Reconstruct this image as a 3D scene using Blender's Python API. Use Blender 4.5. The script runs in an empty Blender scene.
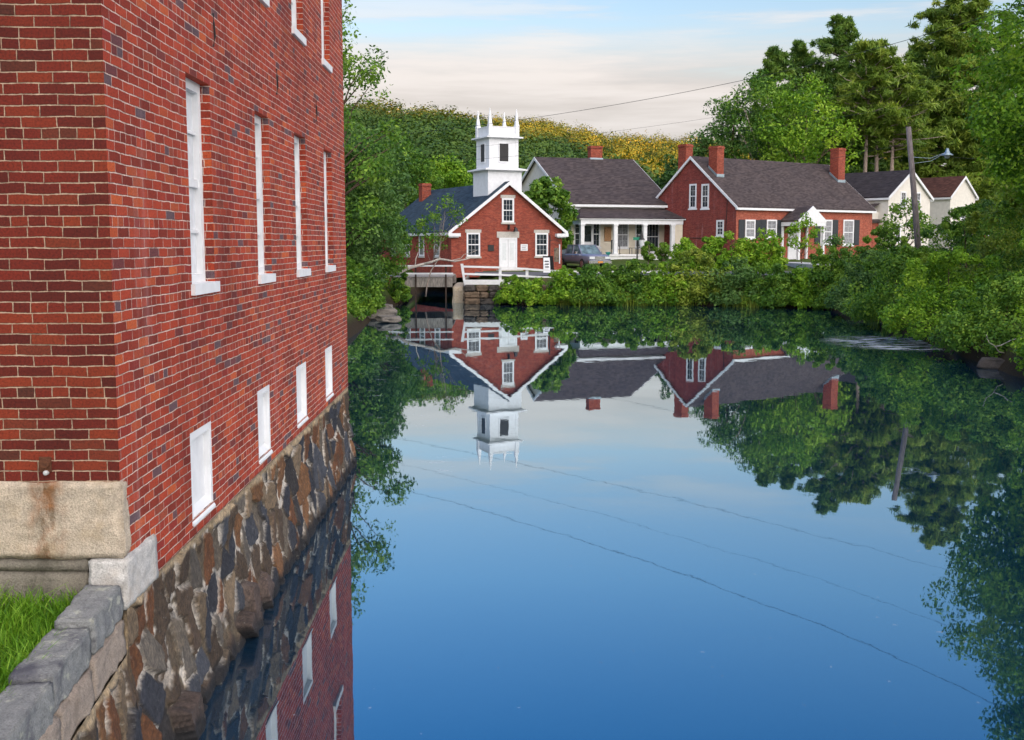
import bpy, bmesh, math, random
import numpy as np
from mathutils import Vector, Matrix, noise as mnoise

R = math.radians
scene = bpy.context.scene
COL = scene.collection

# ------------------------------------------------------------------ camera, sky, sun, exposure
F_PX, PITCH, YAW, CAM_H = 1130.0, math.atan(127 / 1130), math.atan(17 / 1130), 3.3
cam_d = bpy.data.cameras.new('camera')
cam_d.sensor_width = 36.0
cam_d.lens = 36.0 * F_PX / 1024.0
cam_d.clip_start, cam_d.clip_end = 0.1, 6000
cam = bpy.data.objects.new('camera', cam_d)
COL.objects.link(cam)
cam.location = (0, 0, CAM_H)
cam.rotation_euler = (R(90) - PITCH, 0, -YAW)
scene.camera = cam

SUN_EL, SUN_AZ = 2.6, 152.0        # degrees; azimuth clockwise from +Y (sun low, behind and to the right)
SKY_STRENGTH, EXPOSURE = 0.10, 3.0
world = bpy.data.worlds.new('World')
scene.world = world
world.use_nodes = True
wn, wl = world.node_tree.nodes, world.node_tree.links
wn.clear()
w_out = wn.new('ShaderNodeOutputWorld')
w_bg = wn.new('ShaderNodeBackground')
w_bg.inputs['Strength'].default_value = SKY_STRENGTH
sky = wn.new('ShaderNodeTexSky')
sky.sky_type = 'NISHITA'
sky.sun_disc = False
sky.sun_elevation = R(SUN_EL)
sky.sun_rotation = R(SUN_AZ)
sky.air_density, sky.dust_density, sky.ozone_density = 1.0, 0.6, 2.0
w_tc = wn.new('ShaderNodeTexCoord')
w_sep = wn.new('ShaderNodeSeparateXYZ')
wl.new(w_tc.outputs['Generated'], w_sep.inputs[0])
# streaky evening cloud bank low in the sky
w_map = wn.new('ShaderNodeMapping')
w_map.inputs['Scale'].default_value = (2.2, 2.2, 26.0)
wl.new(w_tc.outputs['Generated'], w_map.inputs['Vector'])
w_no = wn.new('ShaderNodeTexNoise')
w_no.inputs['Scale'].default_value = 1.6
w_no.inputs['Detail'].default_value = 6
w_no.inputs['Roughness'].default_value = 0.62
wl.new(w_map.outputs[0], w_no.inputs['Vector'])


def wmath(op, a, b=None, clamp=False):
    n = wn.new('ShaderNodeMath')
    n.operation = op
    n.use_clamp = clamp
    for i, v in enumerate((a, b)):
        if v is None:
            continue
        if isinstance(v, (int, float)):
            n.inputs[i].default_value = v
        else:
            wl.new(v, n.inputs[i])
    return n.outputs[0]


def wrange(v, a, b, c, d):
    n = wn.new('ShaderNodeMapRange')
    n.interpolation_type = 'SMOOTHSTEP'
    wl.new(v, n.inputs['Value'])
    for k, x in zip(('From Min', 'From Max', 'To Min', 'To Max'), (a, b, c, d)):
        n.inputs[k].default_value = x
    return n.outputs['Result']


wz = w_sep.outputs['Z']
w_ze = wmath('ADD', wz, wmath('MULTIPLY', wmath('SUBTRACT', w_no.outputs['Fac'], 0.5), -0.10))
w_bank = wrange(w_ze, 0.138, 0.198, 0.95, 0.0)
w_streak = wmath('MULTIPLY', wrange(w_no.outputs['Fac'], 0.46, 0.62, 0.0, 0.7), wrange(wz, 0.17, 0.25, 1.0, 0.0))
w_fac = wmath('MAXIMUM', w_bank, w_streak)
w_cc = wn.new('ShaderNodeValToRGB')
w_cc.color_ramp.elements[0].position = 0.02
w_cc.color_ramp.elements[0].color = (0.66, 0.64, 0.65, 1)
w_cc.color_ramp.elements[1].position = 0.20
w_cc.color_ramp.elements[1].color = (0.80, 0.79, 0.79, 1)
e = w_cc.color_ramp.elements.new(0.13)
e.color = (0.82, 0.75, 0.71, 1)
wl.new(w_ze, w_cc.inputs[0])
CLOUD_K = 1.26
w_ck = wn.new('ShaderNodeVectorMath')
w_ck.operation = 'SCALE'
w_ck.inputs['Scale'].default_value = CLOUD_K
w_cv = wn.new('ShaderNodeVectorMath')
w_cv.operation = 'SCALE'
wl.new(w_cc.outputs[0], w_cv.inputs[0])
wl.new(wrange(w_no.outputs['Fac'], 0.32, 0.68, 0.84, 1.14), w_cv.inputs['Scale'])
wl.new(w_cv.outputs[0], w_ck.inputs[0])
w_mix = wn.new('ShaderNodeMix')
w_mix.data_type = 'RGBA'
wl.new(w_fac, w_mix.inputs['Factor'])
w_air = wn.new('ShaderNodeValToRGB')          # bluer and deeper away from the horizon
for p_, c_ in ((0.0, (0.74, 0.70, 0.80)), (0.13, (0.80, 0.66, 0.72)), (0.21, (0.68, 0.63, 0.73)), (0.29, (0.54, 0.66, 0.85)), (0.43, (0.20, 0.52, 0.90)), (1.0, (0.30, 0.46, 0.82))):
    e = w_air.color_ramp.elements.new(p_) if p_ not in (0.0, 1.0) else w_air.color_ramp.elements[0 if p_ == 0.0 else -1]
    e.position, e.color = p_, (*c_, 1)
wl.new(wz, w_air.inputs[0])
w_mul = wn.new('ShaderNodeMix')
w_mul.data_type = 'RGBA'
w_mul.blend_type = 'MULTIPLY'
w_mul.inputs['Factor'].default_value = 1.0
wl.new(sky.outputs[0], w_mul.inputs['A'])
wl.new(w_air.outputs[0], w_mul.inputs['B'])
wl.new(w_mul.outputs['Result'], w_mix.inputs['A'])
wl.new(w_ck.outputs[0], w_mix.inputs['B'])
# bright glow added to the unseen sky round the low sun, to light the ground
SUN_H = (math.sin(R(SUN_AZ)), math.cos(R(SUN_AZ)), 0.35)
w_dot = wn.new('ShaderNodeVectorMath')
w_dot.operation = 'DOT_PRODUCT'
w_dot.inputs[1].default_value = SUN_H
wl.new(w_tc.outputs['Generated'], w_dot.inputs[0])
WEST_K = 5.5
w_glow = wrange(w_dot.outputs['Value'], 0.05, 1.0, 0.0, 1.0)
w_gfac = wmath('MULTIPLY', w_glow, wrange(w_no.outputs['Fac'], 0.30, 0.60, 0.35, 1.0))
w_mix2 = wn.new('ShaderNodeMix')
w_mix2.data_type = 'RGBA'
wl.new(w_gfac, w_mix2.inputs['Factor'])
wl.new(w_mix.outputs['Result'], w_mix2.inputs['A'])
w_mix2.inputs['B'].default_value = (1.0 * WEST_K, 0.92 * WEST_K, 0.87 * WEST_K, 1)
wl.new(w_mix2.outputs['Result'], w_bg.inputs['Color'])
wl.new(w_bg.outputs[0], w_out.inputs['Surface'])

sun_d = bpy.data.lights.new('sun', 'SUN')
sun_d.energy = 4.4
sun_d.angle = R(0.5)
sun_d.color = (1.0, 0.27, 0.04)
sun = bpy.data.objects.new('sun', sun_d)
COL.objects.link(sun)
SUN_DIR = Vector((math.sin(R(SUN_AZ)) * math.cos(R(SUN_EL)), math.cos(R(SUN_AZ)) * math.cos(R(SUN_EL)), math.sin(R(SUN_EL))))
sun.rotation_euler = SUN_DIR.to_track_quat('Z', 'Y').to_euler()

vs = scene.view_settings
vs.view_transform = 'Standard'
vs.look = 'None'
vs.gamma = 1
vs.use_curve_mapping = False
vs.exposure = EXPOSURE
scene.cycles.max_bounces = 6
scene.cycles.transparent_max_bounces = 4

# ------------------------------------------------------------------ helpers
rnd = random.Random(7)
CAM_M = cam.rotation_euler.to_matrix()


def at(px, py, Y):
    """World point seen at a photo pixel, at depth Y metres."""
    d = CAM_M @ Vector(((px - 512) / F_PX, (370 - py) / F_PX, -1))
    return Vector((0, 0, CAM_H)) + d * (Y / d.y)


def tag(o, label=None, cat=None, group=None, kind=None):
    if label: o['label'] = label
    if cat: o['category'] = cat
    if group: o['group'] = group
    if kind: o['kind'] = kind
    return o


def empty(name, loc, rz=0.0, label=None, cat=None, group=None):
    o = bpy.data.objects.new(name, None)
    COL.objects.link(o)
    o.location = loc
    o.rotation_euler = (0, 0, rz)
    o.empty_display_size = 0.2
    return tag(o, label, cat, group)


def link(name, me, mat, parent=None, smooth=False):
    o = bpy.data.objects.new(name, me)
    COL.objects.link(o)
    if mat:
        me.materials.append(mat)
    if smooth:
        me.polygons.foreach_set('use_smooth', np.ones(len(me.polygons), dtype=bool))
    if parent:
        o.parent = parent
    return o


def copy_tree(o, parent=None):
    c = o.copy()
    COL.objects.link(c)
    c.parent = parent
    for ch in list(o.children):
        copy_tree(ch, c)
    return c


class MB:
    """Collects shapes into one mesh."""

    def __init__(s):
        s.v, s.f = [], []

    def add(s, vs, fs):
        b = len(s.v)
        s.v += [tuple(v) for v in vs]
        s.f += [tuple(b + i for i in f) for f in fs]
        return s

    def box(s, x0, x1, y0, y1, z0, z1):
        return s.add([(x0, y0, z0), (x1, y0, z0), (x1, y1, z0), (x0, y1, z0), (x0, y0, z1), (x1, y0, z1), (x1, y1, z1), (x0, y1, z1)],
                     [(3, 2, 1, 0), (4, 5, 6, 7), (0, 1, 5, 4), (1, 2, 6, 5), (2, 3, 7, 6), (3, 0, 4, 7)])

    def frustum(s, cx, cy, z0, z1, a0, a1, b0=None, b1=None):
        b0 = a0 if b0 is None else b0
        b1 = a1 if b1 is None else b1
        vs = [(cx + sx * a0, cy + sy * b0, z0) for sx, sy in ((-1, -1), (1, -1), (1, 1), (-1, 1))]
        vs += [(cx + sx * a1, cy + sy * b1, z1) for sx, sy in ((-1, -1), (1, -1), (1, 1), (-1, 1))]
        return s.add(vs, [(3, 2, 1, 0), (4, 5, 6, 7), (0, 1, 5, 4), (1, 2, 6, 5), (2, 3, 7, 6), (3, 0, 4, 7)])

    def tube(s, pts, rads, n=6):
        pts = [Vector(p) for p in pts]
        rings = []
        for i, p in enumerate(pts):
            d = (pts[min(i + 1, len(pts) - 1)] - pts[max(i - 1, 0)]).normalized()
            a = d.cross(Vector((0, 0, 1)))
            if a.length < 0.05:
                a = d.cross(Vector((0, 1, 0)))
            a.normalize()
            b = d.cross(a)
            r = rads[i] if hasattr(rads, '__len__') else rads
            rings.append([p + (a * math.cos(2 * math.pi * k / n) + b * math.sin(2 * math.pi * k / n)) * r for k in range(n)])
        vs = [v for r in rings for v in r]
        fs = [(i * n + k, i * n + (k + 1) % n, (i + 1) * n + (k + 1) % n, (i + 1) * n + k) for i in range(len(pts) - 1) for k in range(n)]
        fs += [tuple(range(n))[::-1], tuple((len(pts) - 1) * n + k for k in range(n))]
        return s.add(vs, fs)

    def prism(s, poly, axis, a0, a1):
        """2-D polygon extruded along an axis: 'x' -> poly is (y,z); 'y' -> poly is (x,z); 'z' -> poly is (x,y)."""
        def P(p, a):
            return {'x': (a, p[0], p[1]), 'y': (p[0], a, p[1]), 'z': (p[0], p[1], a)}[axis]
        n = len(poly)
        vs = [P(p, a0) for p in poly] + [P(p, a1) for p in poly]
        fs = [(i, (i + 1) % n, n + (i + 1) % n, n + i) for i in range(n)]
        fs += [tuple(range(n))[::-1], tuple(range(n, 2 * n))]
        return s.add(vs, fs)

    def fbox(s, F, u0, u1, z0, z1, d0, d1):
        """Box on a wall frame F = (origin, u direction, outward normal)."""
        o, u, n = F
        vs = [o + u * uu + n * dd + Vector((0, 0, zz)) for zz in (z0, z1) for uu, dd in ((u0, d0), (u1, d0), (u1, d1), (u0, d1))]
        return s.add(vs, [(3, 2, 1, 0), (4, 5, 6, 7), (0, 1, 5, 4), (1, 2, 6, 5), (2, 3, 7, 6), (3, 0, 4, 7)])

    def build(s, name, mat, parent=None, smooth=False):
        me = bpy.data.meshes.new(name)
        me.from_pydata(s.v, [], s.f)
        bm = bmesh.new()
        bm.from_mesh(me)
        if max(v[2] for v in s.v) - min(v[2] for v in s.v) > 0.2:      # flat sheets keep their upward faces
            bmesh.ops.recalc_face_normals(bm, faces=bm.faces)
        bm.to_mesh(me)
        bm.free()
        return link(name, me, mat, parent, smooth)


# ------------------------------------------------------------------ materials
class NT:
    """Small node-tree writer."""

    def __init__(s, name):
        s.m = bpy.data.materials.new(name)
        s.m.use_nodes = True
        s.t = s.m.node_tree
        s.n, s.l = s.t.nodes, s.t.links
        s.n.clear()
        s.out = s.n.new('ShaderNodeOutputMaterial')

    def node(s, typ, **kw):
        n = s.n.new('ShaderNode' + typ)
        for k, v in kw.items():
            setattr(n, k, v)
        return n

    def put(s, sock, v):
        if isinstance(v, bpy.types.NodeSocket):
            s.l.new(v, sock)
        elif v is not None:
            sock.default_value = v

    def math(s, op, a, b=None, c=None, clamp=False):
        n = s.node('Math', operation=op, use_clamp=clamp)
        for i, v in enumerate((a, b, c)):
            s.put(n.inputs[i], v)
        return n.outputs[0]

    def rng(s, v, a, b, c=0.0, d=1.0, smooth=True):
        n = s.node('MapRange', interpolation_type='SMOOTHSTEP' if smooth else 'LINEAR')
        for k, x in zip(('Value', 'From Min', 'From Max', 'To Min', 'To Max'), (v, a, b, c, d)):
            s.put(n.inputs[k], x)
        return n.outputs['Result']

    def coord(s, kind='Object'):
        return s.node('TexCoord').outputs[kind]

    def mapping(s, v, scale=(1, 1, 1), loc=(0, 0, 0)):
        n = s.node('Mapping')
        s.put(n.inputs['Vector'], v)
        n.inputs['Scale'].default_value = scale
        n.inputs['Location'].default_value = loc
        return n.outputs[0]

    def noise(s, v, scale, detail=4, rough=0.55, out='Fac'):
        n = s.node('TexNoise')
        s.put(n.inputs['Vector'], v)
        n.inputs['Scale'].default_value = scale
        n.inputs['Detail'].default_value = detail
        n.inputs['Roughness'].default_value = rough
        return n.outputs[out]

    def ramp(s, v, stops, const=False):
        n = s.node('ValToRGB')
        cr = n.color_ramp
        if const:
            cr.interpolation = 'CONSTANT'
        while len(cr.elements) < len(stops):
            cr.elements.new(0.5)
        for e, (p, c) in zip(cr.elements, stops):
            e.position, e.color = p, (*c, 1)
        s.put(n.inputs[0], v)
        return n.outputs[0]

    def mix(s, fac, a, b, blend='MIX'):
        n = s.node('Mix', data_type='RGBA', blend_type=blend)
        s.put(n.inputs['Factor'], fac)
        for k, v in (('A', a), ('B', b)):
            sock = [i for i in n.inputs if i.name == k and i.type == 'RGBA'][0]
            s.put(sock, (*v, 1) if isinstance(v, tuple) and len(v) == 3 else v)
        return [o for o in n.outputs if o.type == 'RGBA'][0]

    def bump(s, h, strength=0.5, dist=0.01, normal=None):
        n = s.node('Bump')
        s.put(n.inputs['Height'], h)
        n.inputs['Strength'].default_value = strength
        n.inputs['Distance'].default_value = dist
        s.put(n.inputs['Normal'], normal)
        return n.outputs[0]

    def bsdf(s, col, rough=0.8, normal=None, metal=0.0, spec=0.4):
        n = s.node('BsdfPrincipled')
        s.put(n.inputs['Base Color'], (*col, 1) if isinstance(col, tuple) and len(col) == 3 else col)
        s.put(n.inputs['Roughness'], rough)
        s.put(n.inputs['Metallic'], metal)
        s.put(n.inputs['Specular IOR Level'], spec)
        s.put(n.inputs['Normal'], normal)
        s.l.new(n.outputs[0], s.out.inputs['Surface'])
        return n


def m_plain(name, col, rough=0.7, var=0.18, scale=6.0, metal=0.0, bump=0.0, spec=0.4):
    t = NT(name)
    c = t.coord()
    n1 = t.noise(c, scale, 5, 0.6)
    dark = tuple(x * (1 - var) for x in col)
    light = tuple(min(1, x * (1 + var)) for x in col)
    cc = t.ramp(n1, [(0.3, dark), (0.7, light)])
    nm = t.bump(t.noise(c, scale * 6, 4), bump, 0.01) if bump else None
    t.bsdf(cc, rough, nm, metal, spec)
    return t.m


def m_brick(name, cols, mortar, L=0.206, H=0.0636, stain=0.0, bump=0.7, seed=0.0, header=8.0, jitter=0.006):
    t = NT(name)
    co = t.coord()
    wob = t.node('VectorMath', operation='MULTIPLY_ADD')
    t.put(wob.inputs[0], t.noise(co, 5.0, 2, 0.5, 'Color'))
    wob.inputs[1].default_value = (jitter * 2,) * 3
    t.put(wob.inputs[2], co)
    sp = t.node('SeparateXYZ')
    t.put(sp.inputs[0], wob.outputs[0])
    ns = t.node('SeparateXYZ')
    t.put(ns.inputs[0], t.coord('Normal'))
    isx = t.math('GREATER_THAN', t.math('ABSOLUTE', ns.outputs[0]), 0.5)
    u = t.math('ADD', t.math('MULTIPLY', sp.outputs[0], t.math('SUBTRACT', 1.0, isx)), t.math('MULTIPLY', sp.outputs[1], isx))
    u = t.math('ADD', u, 50.0 + seed)
    v = t.math('DIVIDE', t.math('ADD', sp.outputs[2], 20.0), H)
    row = t.math('FLOOR', v)
    fv = t.math('FRACT', v)
    ish = t.math('LESS_THAN', t.math('FLOORED_MODULO', row, header), 0.5)
    Lr = t.math('MULTIPLY', t.math('SUBTRACT', 1.0, t.math('MULTIPLY', ish, 0.5)), L)
    wrow = t.node('TexWhiteNoise', noise_dimensions='1D')
    t.put(wrow.inputs['W'], row)
    off = t.math('ADD', t.math('MULTIPLY', t.math('FLOORED_MODULO', row, 2.0), 0.5), t.math('MULTIPLY', wrow.outputs['Value'], 0.12))
    uu = t.math('ADD', t.math('DIVIDE', u, Lr), off)
    cell, fu = t.math('FLOOR', uu), t.math('FRACT', uu)
    du = t.math('MULTIPLY', t.math('MINIMUM', fu, t.math('SUBTRACT', 1.0, fu)), t.math('MULTIPLY', Lr, 1.25))
    dv = t.math('MULTIPLY', t.math('MINIMUM', fv, t.math('SUBTRACT', 1.0, fv)), H)
    d = t.math('MINIMUM', du, dv)
    d = t.math('ADD', d, t.math('MULTIPLY', t.math('SUBTRACT', t.noise(co, 42.0, 4, 0.65), 0.5), 0.012))
    mask = t.rng(d, 0.0022, 0.0054)
    cv = t.node('CombineXYZ')
    t.put(cv.inputs[0], cell)
    t.put(cv.inputs[1], row)
    t.put(cv.inputs[2], isx)
    wn_ = t.node('TexWhiteNoise', noise_dimensions='3D')
    t.put(wn_.inputs['Vector'], cv.outputs[0])
    rand = wn_.outputs['Value']
    bc = t.ramp(rand, cols)
    fine = t.noise(co, 70.0, 4, 0.65)
    bc = t.mix(0.8, bc, t.ramp(fine, [(0.25, (0.3, 0.3, 0.34)), (0.52, (1, 1, 1)), (0.75, (1.4, 1.35, 1.3))]), 'MULTIPLY')
    big = t.noise(t.mapping(co, (1, 1, 0.45)), 1.3, 5, 0.6)
    bc = t.mix(0.5, bc, t.ramp(big, [(0.3, (0.6, 0.58, 0.6)), (0.6, (1.05, 1.03, 1.0))]), 'MULTIPLY')
    mc = t.mix(0.9, mortar, t.ramp(t.noise(co, 6.0, 6, 0.7), [(0.30, (0.25, 0.22, 0.2)), (0.48, (0.8, 0.78, 0.76)), (0.68, (1.2, 1.2, 1.2))]), 'MULTIPLY')
    colr = t.mix(mask, mc, bc)
    soot = t.rng(t.noise(t.mapping(co, (0.5, 0.5, 0.22)), 1.1, 6, 0.72), 0.50, 0.70, 0, 0.5)
    colr = t.mix(soot, colr, t.mix(1.0, colr, (0.42, 0.36, 0.38), 'MULTIPLY'))
    if stain:
        sm = t.math('MULTIPLY', t.rng(t.noise(t.mapping(co, (1.6, 1.6, 0.16)), 1.5, 5, 0.7), 0.56, 0.74), stain)
        colr = t.mix(sm, colr, (0.55, 0.42, 0.42))
    hgt = t.math('ADD', t.math('MULTIPLY', mask, t.math('ADD', 0.75, t.math('MULTIPLY', rand, 0.35))), t.math('MULTIPLY', fine, 0.35))
    rgh = t.math('ADD', 0.72, t.math('MULTIPLY', fine, 0.2))
    t.bsdf(colr, rgh, t.bump(hgt, bump, 0.008), spec=0.25)
    return t.m


def m_roof(name, col, rows=0.15, var=0.32):
    t = NT(name)
    c = t.coord()
    sp = t.node('SeparateXYZ')
    t.put(sp.inputs[0], c)
    row = t.math('FLOOR', t.math('DIVIDE', sp.outputs[2], rows * 0.6))
    cell = t.math('FLOOR', t.math('ADD', t.math('DIVIDE', t.math('ADD', sp.outputs[1], sp.outputs[0]), 0.3), t.math('MULTIPLY', row, 0.37)))
    cv = t.node('CombineXYZ')
    t.put(cv.inputs[0], cell)
    t.put(cv.inputs[1], row)
    w = t.node('TexWhiteNoise', noise_dimensions='3D')
    t.put(w.inputs['Vector'], cv.outputs[0])
    cc = t.ramp(w.outputs['Value'], [(0.0, tuple(x * (1 - var) for x in col)), (1.0, tuple(x * (1 + var) for x in col))])
    big = t.noise(t.mapping(c, (1, 1, 0.4)), 0.8, 5, 0.6)
    cc = t.mix(0.6, cc, t.ramp(big, [(0.3, (0.65, 0.66, 0.7)), (0.65, (1.1, 1.06, 1.0))]), 'MULTIPLY')
    t.bsdf(cc, 0.85, t.bump(t.math('ADD', t.math('FRACT', t.math('DIVIDE', sp.outputs[2], rows * 0.6)), t.noise(c, 40, 3)), 0.4, 0.015), spec=0.2)
    return t.m


def m_clap(name, col, step=0.11):
    t = NT(name)
    c = t.coord()
    sp = t.node('SeparateXYZ')
    t.put(sp.inputs[0], c)
    fr = t.math('FRACT', t.math('DIVIDE', sp.outputs[2], step))
    cc = t.ramp(t.noise(c, 3.0, 5), [(0.3, tuple(x * 0.86 for x in col)), (0.7, col)])
    t.bsdf(cc, 0.6, t.bump(fr, 0.8, 0.012))
    return t.m


def m_leaf(name, dark, mid, light, trans=0.3):
    t = NT(name)
    g_ = 1.42 if 'forest' not in name else 1.0
    dark, mid, light = [tuple(x * g_ * (1.08 if i_ == 0 else 1.0) for i_, x in enumerate(c_)) for c_ in (dark, mid, light)]
    a = t.node('Attribute', attribute_name='tint')
    sp = t.node('SeparateColor')
    t.put(sp.inputs[0], a.outputs['Color'])
    cc = t.ramp(sp.outputs[0], [(0.05, dark), (0.5, mid), (0.95, light)])
    d = t.node('BsdfPrincipled')
    t.put(d.inputs['Base Color'], cc)
    d.inputs['Roughness'].default_value = 0.55
    d.inputs['Specular IOR Level'].default_value = 0.25
    tr = t.node('BsdfTranslucent')
    t.put(tr.inputs['Color'], t.mix(1.0, cc, (1.15, 1.2, 0.5), 'MULTIPLY'))
    mx = t.node('MixShader')
    mx.inputs[0].default_value = trans
    t.l.new(d.outputs[0], mx.inputs[1])
    t.l.new(tr.outputs[0], mx.inputs[2])
    t.l.new(mx.outputs[0], t.out.inputs['Surface'])
    return t.m


def m_bark(name, col):
    t = NT(name)
    c = t.coord()
    n = t.noise(t.mapping(c, (6, 6, 1.2)), 3.0, 5, 0.65)
    cc = t.ramp(n, [(0.3, tuple(x * 0.5 for x in col)), (0.7, tuple(x * 1.3 for x in col))])
    t.bsdf(cc, 0.9, t.bump(n, 0.8, 0.03), spec=0.15)
    return t.m


def m_granite(name, base, stain=None, bump=0.6, scale=1.0, streak=None, lichen=None):
    t = NT(name)
    c = t.coord()
    n = t.noise(c, 90 * scale, 5, 0.7)
    g = t.noise(c, 14 * scale, 5, 0.6)
    b = t.noise(c, 3.0 * scale, 4, 0.6)
    cc = t.ramp(n, [(0.28, tuple(x * 0.55 for x in base)), (0.5, base), (0.75, tuple(min(1, x * 1.35) for x in base))])
    cc = t.mix(0.6, cc, t.ramp(g, [(0.3, (0.6, 0.6, 0.6)), (0.6, (1.05, 1.03, 1.0))]), 'MULTIPLY')
    if stain:
        cc = t.mix(t.rng(b, 0.5, 0.72, 0, 0.75), cc, stain)
    if streak is not None:                     # rust run below the iron anchor
        sp = t.node('SeparateXYZ')
        t.put(sp.inputs[0], c)
        dx = t.math('ABSOLUTE', t.math('SUBTRACT', t.math('ADD', sp.outputs[0], t.math('MULTIPLY', t.math('SUBTRACT', t.noise(c, 9, 4), 0.5), 0.12)), streak))
        f = t.math('MULTIPLY', t.rng(dx, 0.02, 0.15, 1, 0), t.rng(t.noise(t.mapping(c, (1, 1, 0.35)), 12, 5, 0.7), 0.32, 0.62))
        cc = t.mix(t.math('MULTIPLY', f, 0.95), cc, t.ramp(t.noise(c, 7, 4), [(0.35, (0.10, 0.07, 0.035)), (0.6, (0.30, 0.12, 0.04))]))
    if lichen:
        cc = t.mix(t.rng(t.noise(c, 5.5, 7, 0.75), 0.54, 0.62, 0, 0.75), cc, lichen)
    t.bsdf(cc, 0.85, t.bump(t.math('ADD', t.math('MULTIPLY', g, 1.2), n), bump, 0.012), spec=0.25)
    return t.m


def m_vcol(name, rough=0.85, scale=48, spec=0.3, bump=0.45):
    t = NT(name)
    c = t.coord()
    a = t.node('Attribute', attribute_name='tint')
    n = t.noise(t.mapping(c, (1, 1, 0.6)), scale, 6, 0.7)
    n2 = t.noise(c, 9, 5, 0.65)
    cc = t.mix(0.75, a.outputs['Color'], t.ramp(n, [(0.28, (0.22, 0.22, 0.24)), (0.5, (1, 1, 1)), (0.72, (2.0, 1.9, 1.75))]), 'MULTIPLY')
    cc = t.mix(0.6, cc, t.ramp(n2, [(0.3, (0.5, 0.5, 0.52)), (0.62, (1.15, 1.1, 1.05))]), 'MULTIPLY')
    cc = t.mix(t.rng(t.noise(c, 22, 6, 0.75), 0.60, 0.70, 0, 0.3), cc, (0.36, 0.36, 0.32))
    t.bsdf(cc, rough, t.bump(t.math('ADD', n, t.math('MULTIPLY', n2, 1.5)), bump, 0.015), spec=spec)
    return t.m


def m_glass(name, col=(0.012, 0.016, 0.022)):
    t = NT(name)
    c = t.coord()
    t.bsdf(t.ramp(t.noise(c, 2.2, 3), [(0.35, col), (0.7, tuple(x * 3 for x in col))]), 0.06, None, 0.0, 0.8)
    return t.m


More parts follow.
